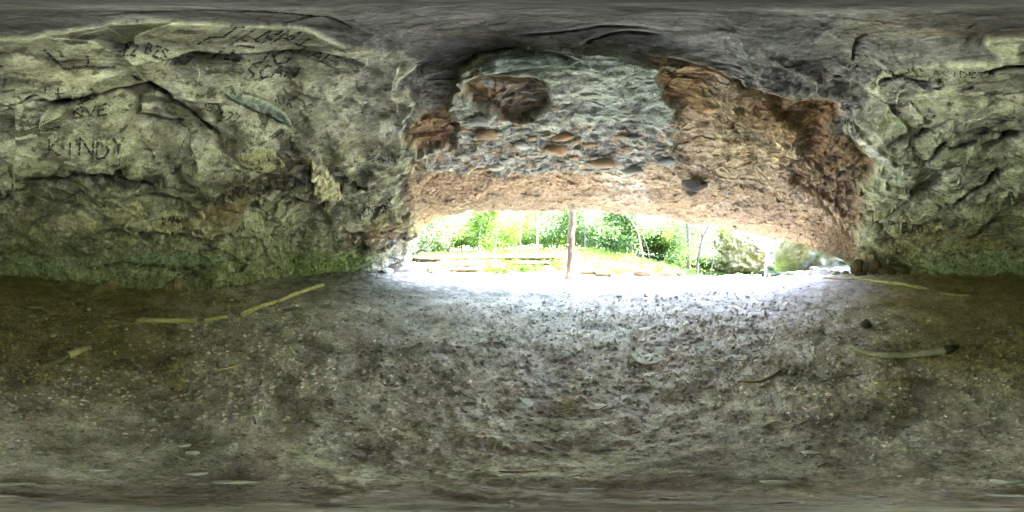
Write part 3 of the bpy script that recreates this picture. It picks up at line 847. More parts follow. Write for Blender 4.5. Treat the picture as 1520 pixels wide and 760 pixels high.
# ---------------------------------------------------------------- stones
USED = {}
FLOOR_LM = [('the short grey log', 98, 536), ('the pale peeled stick', 333, 548), ('the orange straw patch', 262, 572), ('the charred chunk', 1286, 484), ('the long fallen limb', 1330, 530), ('the crooked brown root', 1135, 565), ('the wood shavings', 843, 603),
            ('the tilted bright chip', 735, 655), ('the large bright flat stone', 1150, 716), ('the long straight timber', 247, 480), ('the boulder pile', 1300, 408), ('the trunk in the opening', 845, 415), ('the double grey stone', 940, 638), ('the bluish flat stone', 150, 697),
            ('the right wall timber', 1320, 425), ('the far left timbers', 420, 446), ('the yellow pebble', 437, 677), ('the tan pointed stone', 1375, 614), ('the shadow-hollow stone', 1345, 668), ('the long pale stone', 1205, 672), ('the dark stick', 388, 563), ('the pale oval chip', 822, 567), ('the pale middle slab', 960, 533), ('the left middle slab', 600, 578)]
def tell(base, u, v, lms=FLOOR_LM):                # a label that places a small thing by what lies near it
    near = sorted(lms, key=lambda l: math.hypot(l[1] - u, (l[2] - v) * 1.6))[:7]
    for nm, lu, lv in near:
        du, dv = u - lu, v - lv
        far = math.hypot(du, dv)
        adv = 'just ' if far < 28 else 'a little ' if far < 65 else 'some way ' if far < 120 else 'well '
        rel = ('right of ' if du > 0 else 'left of ') if abs(du) > 1.2 * abs(dv) else ('in front of ' if dv > 0 else 'behind ')
        t_ = base + ' ' + adv + rel + nm
        if t_ not in USED:
            USED[t_] = 1
            return t_
    return base + ' ' + adv + rel + nm
def ico(sub):
    import bmesh
    bm = bmesh.new()
    bmesh.ops.create_icosphere(bm, subdivisions=sub, radius=1)
    V = np.array([v.co[:] for v in bm.verts]); F = np.array([[v.index for v in f.verts] for f in bm.faces], np.int32)
    bm.free()
    return V, F
ICO = {s: ico(s) for s in (1, 2, 3)}
def stone_mesh(name, seed, mat, sub=2, cuts=7, flat=.55, rough=.16, col=None, smooth=False):
    V, F = ICO[sub]
    V = V.copy()
    r_ = np.random.default_rng(seed)
    V *= (1 + rough * 1.6 * fbm(V * 1.1 + seed * 3.7, 3, seed))[:, None]
    for _ in range(cuts):
        n = r_.normal(size=3); n /= np.linalg.norm(n)
        d = r_.uniform(.45, .8)
        s = V @ n
        V -= np.where(s > d, s - d, 0)[:, None] * n[None, :] * .95
    V[:, 2] *= flat
    return mesh(name, V, F, mat, None if col is None else np.tile(col, (len(V), 1)), smooth)
# cobbles set in the conglomerate
CCOL = [(.42, .28, .17), (.36, .26, .17), (.30, .31, .31), (.42, .42, .40), (.24, .25, .26), (.46, .44, .38), (.33, .22, .13), (.36, .36, .33)]
cob = [stone_mesh('cobble', 400 + i, M['cobble'], 2, 4 + i % 4, .8, .2, CCOL[i % 8], True) for i in range(16)]
def put_cobble(u, v, wpx, i, sink=.35, lab=None, asp=None, parent=None, nm='cobble'):
    p, n = rockpt(u, v)
    r_ = np.linalg.norm(p - np.array([0, 0, HC]))
    a = wpx / 4.222 * math.pi / 180 * r_ * .5 * max(.3, math.cos(float(elev(v))))
    n = Vector(n)
    tx = Vector((p[1], -p[0], 0)).normalized()
    ty = n.cross(tx).normalized(); tx = ty.cross(n)
    R = Matrix((tx, ty, n)).transposed().to_4x4()
    o = link(nm, cob[i], parent or cong_o)
    sy = asp or random.uniform(.55, .95)
    o.matrix_world = Matrix.Translation(Vector(p) + n * a * (.42 - sink)) @ R @ Matrix.Rotation(random.uniform(-.4, .4), 4, 'Z') @ Matrix.Diagonal((a, a * sy, a * random.uniform(.5, .7), 1))
    if lab: o['label'] = lab
    return o
for u, v, wp, i, lb in [(822, 213, 46, 0, 'large orange cobble'), (893, 228, 46, 1, 'long tan cobble'), (940, 241, 40, 7, 'grey-brown cobble'), (776, 210, 32, 3, 'pale grey cobble'), (988, 230, 34, 4, 'dark grey slab-like cobble'),
                        (944, 195, 28, 4, 'dark thin cobble'), (877, 205, 26, 6, 'brown cobble'), (838, 195, 40, 6, 'flat brown cobble'), (712, 172, 40, 2, 'blue-grey cobble'), (824, 153, 14, 0, 'small orange cobble'),
                        (955, 100, 20, 4, 'dark cobble near the top of the boss'), (998, 185, 30, 4, 'dark knob on the right edge of the boss'), (720, 195, 40, 1, 'tan cobble by the left edge'), (780, 188, 22, 2, None), (690, 225, 26, 3, None), (735, 240, 26, 5, None)]:
    put_cobble(u, v, wp, i, .25, lb)
rc = random.Random(5)
pl_ = np.array(CONG)
n_c = 0
while n_c < 190:
    u, v = rc.uniform(640, 1000), 250 - abs(rc.gauss(0, 45))
    j = int(u / 1520 * NC)
    e0 = float(elev(vb[j])); ii = int((float(elev(v)) - e0) / (math.pi / 2 - e0) * NR)
    if ii < 0 or ii >= NR or reg[ii, j] != 2: continue
    if m_cav[ii, j] > .2: continue
    put_cobble(u, v, rc.choice([7, 8, 9, 10, 11, 13, 15, 18]), rc.randrange(16), rc.uniform(.2, .5))
    n_c += 1
blk = stone_mesh('hanging_block', 451, M['cobble'], 2, 12, .9, .1, (.075, .072, .066))
cob.append(blk)
for (u, v, wp, lb) in [(1027, 266, 50, 'dark angular block hanging from the ochre rock'), (1024, 284, 22, 'smaller dark chip below the block'), (1090, 334, 9, 'dark pebble near the lip')]:
    o = put_cobble(u, v, wp, 16, .0, lb, .85, och_o, 'hanging_block')
for _ in range(70):
    u, v = rc.uniform(980, 1250), rc.uniform(150, 345)
    j = int(u / 1520 * NC)
    e0 = float(elev(vb[j])); ii = int((float(elev(v)) - e0) / (math.pi / 2 - e0) * NR)
    if ii < 3 or ii >= NR or reg[ii, j] != 3: continue
    put_cobble(u, v, rc.choice([6, 8, 9, 11, 14]), rc.choice([0, 1, 6, 8, 9, 14, 7]), rc.uniform(.35, .6), None, .6, och_o)

# ---------------------------------------------------------------- the dirt floor
FC, FR = 1320, 250
fu = np.arange(FC) / FC * 1520
fdist = np.interp(fu, [0, 60, 130, 200, 330, 400, 440, 540, 600, 1250, 1300, 1520], [14, 12.5, 10.5, 10, 10, 12.5, 14.5, 15.5, 13, 13.0, 15, 14])
fdist = np.where((fu > 560) & (fu < 1262), 13.0, np.maximum(fdist, 13.0))
aa = np.linspace(math.radians(90), 0, FR + 1)[:, None]
amin = np.arctan(HC / fdist)[None, :]
ang = amin + (math.pi / 2 - amin) * (aa / (math.pi / 2)) ** 1.12        # depression angle
fd = HC / np.tan(np.maximum(ang, 1e-4)); fd[0] = 0.0
tf = bearing(fu)[None, :]
X, Y = np.sin(tf) * fd, np.cos(tf) * fd
FP = np.stack([X, Y, np.zeros_like(X)], -1)
q1 = fbm(FP * .6, 3, 501); q2 = fbm(FP * 2.3, 4, 503); q3 = fbm(FP * 9 + 3, 4, 507, .6)
rough_ = sstep(-.25, .35, fbm(FP * .55 + 8, 4, 509))
c1, c2, cid = worley(FP * 11.0 + q2[..., None] * .5, 511)
e1, e2, eid = worley(FP * 28.0, 513)
clod = np.clip(.42 - c1, 0, 1) * (cid > .55)
clod2 = np.clip(.45 - e1, 0, 1) * (eid > .4)
Zf = ground_z(X, Y) + .06 * q1 + .04 * q2 + (.3 + .9 * rough_) * (.012 * q3 + .055 * clod + .020 * clod2)
# worn tread in the middle, bank of crumbled rock towards the back wall
uF = np.broadcast_to(fu[None, :], X.shape); 
back = np.clip(-Y / 6, 0, 1)
Zf += .10 * back * sstep(5, 9, fd)
dbF = np.interp(fu, uu, db)[None, :]                      # crumbled rock banked against the wall foot
wcol = np.where((fu > 545) & (fu < 1275), 0.0, 1.0)[None, :]
Zf += wcol * sstep(dbF - 1.5, dbF + .1, fd) * (.10 + .45 * np.clip(fbm(FP * 1.3 + 90, 4, 531) + .15, 0, 1) + .10 * q3 + .2 * clod)
FP[..., 2] = Zf
GREY, OLV, MOUTH_DARK = np.array((.53, .485, .485)), np.array((.32, .27, .15)), np.array((.095, .092, .092))
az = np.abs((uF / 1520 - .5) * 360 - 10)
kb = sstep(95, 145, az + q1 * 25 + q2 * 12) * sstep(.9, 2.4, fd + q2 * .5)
kp = (1 - sstep(60, 118, az + q1 * 20)) * sstep(3.6, 7.5, fd)  # floor colour darkened towards the mouth to counter the glare there
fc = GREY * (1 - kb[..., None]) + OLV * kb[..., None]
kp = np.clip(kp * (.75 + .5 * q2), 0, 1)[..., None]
fc = fc * (1 - kp) + MOUTH_DARK * kp
k3 = (1 - sstep(18, 60, az + q1 * 30)) * sstep(2.2, 3.6, fd + q2) * (1 - sstep(4.0, 6.5, fd + q1))          # pale tread silt, lightened to draw the mouth's pool of light inward
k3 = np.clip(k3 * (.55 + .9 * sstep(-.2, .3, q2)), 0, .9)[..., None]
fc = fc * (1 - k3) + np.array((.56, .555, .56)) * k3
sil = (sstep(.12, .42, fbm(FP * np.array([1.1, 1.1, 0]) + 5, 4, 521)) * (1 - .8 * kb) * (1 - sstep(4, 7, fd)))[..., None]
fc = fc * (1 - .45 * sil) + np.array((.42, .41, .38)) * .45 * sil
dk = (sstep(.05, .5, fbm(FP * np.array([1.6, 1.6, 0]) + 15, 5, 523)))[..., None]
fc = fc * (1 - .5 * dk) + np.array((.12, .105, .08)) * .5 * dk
ck = np.where(cid > .9, 1.0, 0) * (clod > .05)
fc = fc * (1 - .6 * ck[..., None]) + np.array((.40, .39, .37)) * .6 * ck[..., None]
fi = np.arange((FR + 1) * FC).reshape(FR + 1, FC)
Fq = np.stack([fi[:-1], np.roll(fi, -1, 1)[:-1], np.roll(fi, -1, 1)[1:], fi[1:]], -1).reshape(-1, 4)[:, ::-1]

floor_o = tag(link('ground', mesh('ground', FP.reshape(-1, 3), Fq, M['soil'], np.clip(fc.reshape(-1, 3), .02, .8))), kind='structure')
def fz(x, y):
    d = math.hypot(x, y)
    u = (math.atan2(x, y) / (2 * math.pi) + .5) % 1.0
    j = int(u * FC) % FC
    i = min(int(np.searchsorted(fd[:, j], d)), FR)
    return float(Zf[i, j]) if d < 13 else gz(x, y)
# ---------------------------------------------------------------- hillside beyond the opening
hu = np.linspace(500, 1330, 420)
hd = np.concatenate([np.linspace(12.95, 20, 70), np.geomspace(20.3, 120, 60)])
HX, HY = np.sin(bearing(hu))[None, :] * hd[:, None], np.cos(bearing(hu))[None, :] * hd[:, None]
HP = np.stack([HX, HY, np.zeros_like(HX)], -1)
hz = ground_z(HX, HY)
nz = fbm(HP * .5, 4, 601)
HP[..., 2] = hz + nz * .18 * sstep(13, 15, np.hypot(HX, HY)) + .03 * fbm(HP * 3, 3, 603)
HU = np.broadcast_to(hu[None, :], HX.shape); HD = np.broadcast_to(hd[:, None], HX.shape)
gk = sstep(12.4, 13.4, HD + nz * 1.0) * sstep(690, 730, HU + nz * 30) * (1 - sstep(995, 1020, HU))
gk = np.maximum(gk, sstep(15.5, 17, HD + nz) * (1 - sstep(1130, 1160, HU)))[..., None]
hc = np.array((.07, .06, .048)) * (1 - gk) + np.array((.035, .062, .006)) * gk
hi = np.arange(HX.size).reshape(HX.shape)
Fq = np.stack([hi[:-1, :-1], hi[:-1, 1:], hi[1:, 1:], hi[1:, :-1]], -1).reshape(-1, 4)[:, ::-1]
tag(link('hillside', mesh('hillside', HP.reshape(-1, 3), Fq, M['hill'], hc.reshape(-1, 3))), kind='structure')
# level ground under everything, out to the horizon
g_ = 600
tag(link('terrain', mesh('terrain', [(-g_, -g_, -6), (g_, -g_, -6), (g_, g_, -6), (-g_, g_, -6)], np.array([[0, 1, 2, 3]], np.int32), M['hill'], np.tile((.07, .09, .03), (4, 1)))), kind='structure')

# ---------------------------------------------------------------- tubes: logs, sticks, trunks
def tube(path, radii, sides=9, seed=0, wob=.08, cap=True, squash=1.0):
    path = [Vector(p) for p in path]
    V, F = [], []
    r_ = random.Random(seed)
    up = Vector((0, 0, 1))
    ph_ = [r_.uniform(1 - wob, 1 + wob) for _ in range(sides)]
    n = len(path)
    for i, p in enumerate(path):
        t = (path[min(i + 1, n - 1)] - path[max(i - 1, 0)]).normalized()
        a = t.cross(up)
        if a.length < .15: a = t.cross(Vector((1, 0, 0)))
        a.normalize(); b = a.cross(t)
        for s in range(sides):
            q = 2 * math.pi * s / sides
            rr_ = radii[i] * ph_[s] * r_.uniform(1 - wob, 1 + wob)
            V.append(p + a * math.cos(q) * rr_ + b * math.sin(q) * rr_ * squash)
    for i in range(n - 1):
        for s in range(sides):
            a, b = i * sides + s, i * sides + (s + 1) % sides
            F.append((a, b, b + sides, a + sides))
    if cap:
        for i0 in (0, (n - 1) * sides):
            c_ = len(V); V.append(sum((V[i0 + s] for s in range(sides)), Vector()) / sides)
            for s in range(sides):
                F.append((i0 + s, c_, i0 + (s + 1) % sides) if i0 == 0 else (i0 + s, i0 + (s + 1) % sides, c_))
    return V, F
def sub_path(pts, step):
    o = []
    for a, b in zip(pts[:-1], pts[1:]):
        a, b = Vector(a), Vector(b)
        n = max(1, int((b - a).length / step))
        o += [a.lerp(b, i / n) for i in range(n)]
    o.append(Vector(pts[-1]))
    return o
def log_thing(name, label, cat, pts, r0, r1, mat, group=None, sides=9, seed=1, step=.12, wob=.1, sink=.3, squash=.9, bend=.02):
    path = sub_path(pts, step)
    r_ = random.Random(seed)
    n = len(path)
    rad = [(r0 + (r1 - r0) * i / max(1, n - 1)) * r_.uniform(.82, 1.15) for i in range(n)]
    rad[0] *= .8; rad[-1] *= .8
    L = (path[-1] - path[0]).length
    cl = []
    for i, p in enumerate(path):
        z = p.z + rad[i] * (1 - 2 * sink) + .004
        cl.append(Vector((p.x + r_.uniform(-bend, bend) * L * .2, p.y + r_.uniform(-bend, bend) * L * .2, z)))
    o0 = Vector((path[0].x, path[0].y, path[0].z))
    V, F = tube([p - o0 for p in cl], rad, sides, seed, wob, True, squash)
    o = link(name, mesh(name, V, F, M[mat]))
    o.location = o0
    return tag(o, label, cat, group)
def fl(*pts):                                   # floor points on their real ground height
    o = []
    for u, v in pts:
        p = onfloor(u, v); p.z = fz(p.x, p.y); o.append(p)
    return o
EG = 'timbers edging the trail'
log_thing('edging_timber', 'long straight yellow timber half buried before the left wall', 'timber', fl((203, 478), (245, 480), (291, 477)), .075, .07, 'yellow_wood', EG, seed=1, sink=.2)
log_thing('edging_timber', 'short broken yellow timber between the long straight one and the far run', 'timber', fl((301, 476), (336, 469)), .075, .07, 'yellow_wood', EG, seed=2, sink=.35)
log_thing('edging_timber', 'yellow timber running away towards the left cave foot, nearest piece of that run', 'timber', fl((356, 469), (384, 458), (410, 450)), .10, .09, 'yellow_wood', EG, seed=3, sink=.2)
log_thing('edging_timber', 'farthest yellow timber of the left run, ending near the mossy wall foot', 'timber', fl((412, 449), (440, 438), (480, 425)), .10, .11, 'yellow_wood', EG, seed=4, sink=.2)
log_thing('edging_timber', 'buried grey-brown timber end left of the long straight yellow timber', 'timber', fl((150, 474), (198, 479)), .04, .04, 'brown_wood', EG, seed=5, sink=.65)
log_thing('bark_slab', 'yellowish pointed slab of wood lying alone on dark dirt at far left', 'wood', fl((42, 456), (62, 459), (80, 465), (103, 468)), .05, .03, 'yellow_wood', seed=6, squash=.5)
log_thing('edging_timber', 'long yellow timber leading from the boulder pile along the right wall', 'timber', fl((1262, 417), (1300, 422), (1340, 427), (1376, 433)), .12, .11, 'yellow_wood', EG, seed=7, sink=.2)
log_thing('edging_timber', 'faint half buried timber beyond the near end of the long right one', 'timber', fl((1394, 436), (1420, 440), (1441, 441)), .09, .08, 'yellow_wood', EG, seed=8, sink=.6)
log_thing('edging_timber', 'short pale timber in front of the boulder pile', 'timber', fl((1222, 415), (1260, 418)), .08, .08, 'yellow_wood', EG, seed=9, sink=.45)
# fallen limb, sticks
o = log_thing('fallen_limb', 'long grey-green fallen limb with pale snapped end on the right floor', 'log', fl((1255, 513), (1280, 524), (1318, 531), (1360, 530), (1405, 525)), .04, .068, 'limb_wood', seed=11, sink=.1, step=.08)
f_ = fl((1402, 526), (1422, 520))
pp = [q - o.location for q in f_]
V_, F_ = tube([pp[0] + Vector((0, 0, .05)), pp[0].lerp(pp[1], .5) + Vector((0, 0, .055)), pp[1] + Vector((0, 0, .05))], [.075, .078, .045], 9, 3, .15)
link('charred_end', mesh('charred_end', V_, F_, M['char']), o)
pp = [q - o.location for q in fl((1308, 524), (1330, 526))]
V_, F_ = tube([pp[0] + Vector((0, 0, .085)), pp[1] + Vector((0, 0, .075))], [.012, .006], 6, 3, .2)
link('split_wood', mesh('split_wood', V_, F_, M['pale_wood']), o)
pp = [q - o.location for q in fl((1325, 533), (1327, 541))]
V_, F_ = tube([pp[0] + Vector((0, 0, .04)), pp[1] + Vector((0, 0, .035))], [.02, .012], 7, 4, .2)
link('branch_stub', mesh('branch_stub', V_, F_, M['grey_wood']), o)
log_thing('grey_branch', 'dark pointed branch tip trailing off beyond the charred limb end', 'branch', fl((1424, 519), (1450, 511)), .03, .012, 'brown_wood', seed=12, sink=.3)
o = log_thing('grey_log', 'short dark grey log with peeled pale upper end on the left dirt', 'log', fl((64, 551), (84, 542), (102, 533)), .045, .062, 'grey_wood', seed=13, sink=.1, step=.05)
pp = [q - o.location + Vector((0, 0, .045)) for q in fl((101, 533.5), (118, 526), (134, 519))]
V_, F_ = tube(pp, [.064, .058, .04], 9, 5, .08)
link('peeled_end', mesh('peeled_end', V_, F_, M['pale_wood']), o)
log_thing('pale_stick', 'short pale peeled stick with dark shadow on the left dirt', 'stick', fl((314, 553), (333, 548), (351, 543)), .018, .02, 'pale_wood', seed=14, sink=0, step=.05, bend=0)
log_thing('pale_stick', 'thin pale stick lying level below the peeled stick', 'stick', fl((278, 601), (312, 604)), .009, .007, 'pale_wood', seed=15, sink=.1, step=.05)
log_thing('crooked_root', 'crooked brown root with forked tip on the right of the pale tread', 'stick', fl((1090, 567), (1128, 568), (1142, 562), (1160, 550)), .012, .02, 'brown_wood', seed=16, sink=.1, step=.06)
log_thing('twig', 'thin brown twig lying across the pale tread', 'stick', fl((970, 555), (990, 551), (998, 549)), .01, .006, 'brown_wood', seed=17, step=.06)
log_thing('twig', 'long thin twig near the middle of the pale floor', 'stick', fl((822, 543), (842, 533), (858, 525)), .006, .004, 'brown_wood', seed=18, step=.06)
log_thing('twig', 'short upright-looking twig under the tilted bright chip', 'stick', fl((731, 672), (736, 657)), .006, .005, 'pale_wood', seed=19, step=.03)
log_thing('twig', 'dark stick near the left wall of the tread', 'stick', fl((386, 572), (390, 555)), .01, .007, 'brown_wood', seed=20, step=.05)
log_thing('twig', 'long grey twig on the near floor left of centre', 'stick', fl((425, 625), (450, 640), (462, 648)), .007, .004, 'pale_wood', seed=21, step=.05)
log_thing('twig', 'pale brown twig among wet leaves at lower left', 'stick', fl((247, 670), (262, 678), (276, 684)), .008, .005, 'pale_wood', seed=22, step=.04)
log_thing('twig', 'dark thin stick close below the camera at lower centre', 'stick', fl((708, 699), (760, 702), (800, 700)), .007, .006, 'brown_wood', seed=23, step=.03)
log_thing('twig', 'pale splinter near the right floor chips', 'stick', fl((1220, 567), (1246, 560), (1262, 557)), .012, .016, 'grey_wood', seed=24, step=.04)
rt = random.Random(31)
for i in range(46):
    u, v = rt.uniform(0, 1520), rt.choice([rt.uniform(455, 560), rt.uniform(540, 690)])
    p = onfloor(u, v); a = rt.uniform(0, 6.28); L = min(rt.uniform(.07, .28), .13 * math.hypot(p.x, p.y))
    q = p + Vector((math.cos(a) * L, math.sin(a) * L, 0)); m_ = p.lerp(q, .5) + Vector((rt.uniform(-.02, .02), rt.uniform(-.02, .02), 0))
    for s in (p, q, m_): s.z = fz(s.x, s.y)
    mt_ = rt.choice(['brown_wood', 'brown_wood', 'grey_wood', 'pale_wood'])
    log_thing('twig', tell({'b': 'dead brown twig', 'g': 'dead grey twig', 'p': 'pale bare twig'}[mt_[0]] + (' lying' if L > .17 else ' scrap lying'), u, v), 'stick', [p, m_, q], rt.uniform(.004, .009), .003, mt_, 'small twigs on the floor', 5, 50 + i, .05)
# charred chunk
o = link('charred_chunk', stone_mesh('charred_chunk', 33, M['char'], 2, 10, .75, .2))
p = fl((1286, 486))[0]
tag(o, 'black charred chunk of wood standing on the right floor', 'charcoal'); o.location = p + Vector((0, 0, .055)); o.scale = (.15, .12, .22); o.rotation_euler = (.3, .2, .9)

# ---------------------------------------------------------------- stones on the floor
gs = {'g': [stone_mesh('stone', 700 + i, M['grey_stone'], 1, 5, .45, .2) for i in range(6)], 't': [stone_mesh('stone', 720 + i, M['tan_stone'], 1, 5, .5, .2) for i in range(4)],
      'p': [stone_mesh('flat_stone', 740 + i, M['pale_stone'], 2, 6, .25, .2) for i in range(5)], 'b': [stone_mesh('boulder', 760 + i, M['dark_stone'], 2, 9, .85, .12) for i in range(6)],
      'w': [stone_mesh('boulder', 780 + i, M['dark_rubble'], 2, 9, .8, .12) for i in range(5)], 'm': [stone_mesh('boulder', 800 + i, M['moss_stone'], 2, 9, .7, .12) for i in range(4)]}
def stone(name, label, u, v, wpx, kind, i=0, asp=.7, zs=1.0, rot=None, group=None, cat='stone', d=None, lift=.3, tilt=0, parent=None):
    p = onfloor(u, v) if d is None else stand(u, d)
    if d is None: p.z = fz(p.x, p.y)
    r_ = math.hypot(p.x, p.y)
    sl_ = math.hypot(r_, HC)
    a = wpx / 4.222 * math.pi / 180 * r_ * .5 if r_ > .1 else .1
    o = link(name, gs[kind][i % len(gs[kind])], parent)
    me_f = {'g': .45, 't': .5, 'p': .25, 'b': .85, 'w': .8, 'm': .7}[kind]
    o.scale = (a, a * asp, a * zs)
    o.location = p + Vector((0, 0, a * zs * me_f * lift))
    o.rotation_euler = (tilt, tilt * .4, -float(bearing(u)) + (rot if rot is not None else 0))
    if parent is None: tag(o, label, cat, group)
    elif label: o['label'] = label
    return o
for a in [('flat_stone', 'large bright flat stone at lower right of centre, near the camera', 1150, 716, 52, 'p', 0, .6, 1.1), ('flat_stone', 'long pale flat stone close below the camera, right of centre', 870, 727, 50, 'p', 1, .4, .8),
          ('flat_stone', 'thin pale flagstone edge at bottom right of centre', 1005, 739, 60, 'p', 2, .4, .8), ('flat_stone', 'bright bluish chip tilted over a twig stem', 735, 655, 24, 'p', 3, .6, 2.0),
          ('flat_stone', 'bluish flat stone at lower left with a dark gap behind it', 150, 697, 34, 'p', 4, .6, .9), ('flat_stone', 'pale flat stone with dark shadow, lower left, right of the bluish one', 290, 703, 38, 'p', 0, .5, .9),
          ('flat_stone', 'wide pale flat stone low at left beneath the other two', 345, 716, 70, 'p', 1, .4, .8), ('flat_stone', 'curved pale stone chip among dark clods at left', 272, 662, 26, 'p', 2, .6, .9),
          ('flat_stone', 'bluish flat chip just below the curved pale one', 285, 673, 28, 'p', 3, .5, .8), ('flat_stone', 'pale chip left of the yellow stone', 416, 677, 20, 'p', 4, .6, 1.2),
          ('flat_stone', 'bluish chip right beneath the yellow stone', 442, 685, 24, 'p', 1, .5, 1), ('stone', 'small yellow rough stone on the near left floor', 437, 677, 16, 't', 0, .6, 1.2),
          ('flat_stone', 'flat stone with dark overhang near the bottom, left of centre', 558, 730, 50, 'p', 2, .4, 1.0), ('flat_stone', 'small bright chip at the bottom centre left', 672, 710, 20, 'p', 4, .6, 1.4),
          ('flat_stone', 'pale flat stone at the far right bottom edge', 1490, 713, 60, 'p', 3, .5, .9), ('flat_stone', 'long pale stone at bottom right, lowest of them', 1500, 735, 90, 'p', 0, .4, .8),
          ('flat_stone', 'pale flat stone at the far left bottom edge', 20, 718, 60, 'p', 1, .4, .8), ('flat_stone', 'small bluish chip at lower left', 55, 690, 16, 'p', 2, .6, 1.2),
          ('stone', 'double grey stone in a dark scoop right of centre', 940, 638, 16, 'g', 0, .6, 1.1), ('stone', 'grey stone beside the double one in the dark scoop', 973, 638, 22, 'g', 1, .6, 1.0),
          ('flat_stone', 'bright chip with a dark tail right of centre', 958, 573, 14, 'p', 0, .6, 1.4), ('flat_stone', 'pale oval chip left of centre of the tread', 822, 567, 14, 'p', 2, .5, 1.3),
          ('stone', 'bright angular chip on the right floor by the crooked root', 1162, 587, 18, 'p', 3, .6, 1.6), ('stone', 'grey tilted chip right of the dark scoop', 1040, 600, 15, 'g', 2, .6, 1.2),
          ('stone', 'blocky grey chip on the right floor, below the bright angular one', 1133, 600, 14, 'g', 3, .7, 1.3), ('stone', 'grey stone with a shadow hollow on the right floor', 1345, 668, 18, 'g', 4, .7, 1.6),
          ('stone', 'round half buried grey stone right of the shadow hollow', 1398, 670, 20, 'g', 5, .8, 1.5), ('stone', 'tan pointed stone standing on the right floor', 1375, 614, 12, 't', 1, .5, 2.2),
          ('stone', 'tan stone behind the pointed one on the right floor', 1358, 607, 14, 't', 2, .6, 1.6), ('flat_stone', 'long pale stone among the right floor stones', 1205, 672, 30, 'p', 4, .4, 1.0),
          ('stone', 'half buried round pale stone left of the long pale one', 1165, 660, 24, 'g', 0, .7, .9), ('stone', 'pale pebble near the left stick', 349, 618, 12, 'p', 1, .7, 2.0),
          ('stone', 'pale pebble with dark hollow, left floor', 262, 621, 13, 'p', 2, .6, 1.6), ('stone', 'round pale pebble above the grey log', 80, 500, 10, 'p', 3, .6, 1.6),
          ('stone', 'pale pebble under the long straight timber', 132, 495, 10, 'p', 4, .5, 1.3), ('stone', 'angular bluish chip below the left tread', 515, 646, 14, 'p', 0, .6, 2.2),
          ('stone', 'round grey pebble right beside the pale oval chip', 886, 568, 8, 'g', 3, .8, 2.0), ('stone', 'white chip with dark edge on the tread, upper middle', 715, 503, 12, 'p', 1, .5, 1.4),
          ('stone', 'flat chip with shadow at the middle left of the tread', 660, 537, 14, 'p', 2, .5, 1.2), ('flat_stone', 'dark edged pale chip at the bottom, right of the long pale stone', 1023, 702, 14, 'p', 3, .6, 1.4)]:
    nm, lb, u, v, wp, kd, i, asp, zs = a
    near_ = 1.15 if v > 640 else 1.0
    stone(nm, lb, u, v, wp * near_, kd, i, asp * 1.25 if v > 640 else asp, zs * (1.9 if v > 640 else 1.3), rot=random.uniform(-.3, .3), lift=.75, tilt=random.uniform(-.2, .2))
# stones set flush in the floor: parts of the ground
for (u, v, wp, asp) in [(600, 578, 50, .8), (775, 598, 36, 1.2), (960, 533, 52, .8), (980, 570, 60, .5), (815, 510, 34, .7), (870, 520, 40, .6), (930, 520, 36, .7), (855, 620, 48, .5), (510, 588, 38, .5), (920, 590, 40, .5), (885, 605, 50, .5), (680, 505, 24, .8), (690, 615, 30, .5), (1090, 530, 50, .5), (800, 620, 30, .6), (690, 670, 34, .6), (480, 625, 34, .6), (1210, 550, 22, .6)]:
    o = stone('embedded_stone', None, u, v, wp, 'p', int(u) % 5, asp, .45, rot=random.uniform(-.5, .5), lift=-.55, parent=floor_o)
rs = random.Random(77)
for i in range(138):
    v = rs.choice([rs.uniform(440, 520), rs.uniform(500, 620), rs.uniform(560, 740), rs.uniform(560, 740)])
    u = rs.uniform(0, 1520)
    kd = rs.choice('gggtp')
    wp_ = rs.choice([5, 6, 7, 8, 9, 11, 14]) * (1 if v < 640 else 1.4)
    stone('stone', tell(('tiny ' if wp_ < 7 else 'small ' if wp_ < 11 else 'broad ') + {'g': 'grey', 't': 'tan', 'p': 'pale flat'}[kd] + ' stone chip', u, v), u, v, wp_, kd, rs.randrange(6), rs.uniform(.5, .9), rs.uniform(.9, 1.6), rs.uniform(0, 3), 'small stone chips on the floor', lift=rs.uniform(.3, .9), tilt=rs.uniform(-.25, .25))
FOOT_LM = [('the wall fault edge', 25, 425), ('the KINDY writing', 130, 425), ('the pale low sliver', 262, 425), ('the RANK writing', 256, 425), ('the NOUNTEN writing', 390, 425), ('the left end timbers', 430, 425), ('the boulder pile', 1310, 425), ('the DIETO writing', 1345, 425), ('the PAT writing', 1500, 425), ('the buried timber end', 175, 430), ('the right buried timber', 1418, 430)]
for i in range(48):
    u = rs.choice([rs.uniform(0, 430), rs.uniform(1300, 1520)])
    dw = float(np.interp(u, uu, db)) - rs.uniform(.15, .9)
    wp_, kd = rs.choice([3, 4, 5, 6, 8]), rs.choice('gttm')
    stone('stone', tell(('tiny ' if wp_ < 5 else 'small ' if wp_ < 7 else 'larger ') + {'g': 'grey', 't': 'tan', 'm': 'mossy'}[kd] + ' stone at the wall foot', u, 425 + 8 * (float(np.interp(u, uu, db)) - dw), FOOT_LM), u, None, wp_, kd, rs.randrange(6), rs.uniform(.6, .9), 1.2, rs.uniform(0, 3), 'stones along the wall foot', d=dw, lift=.3)
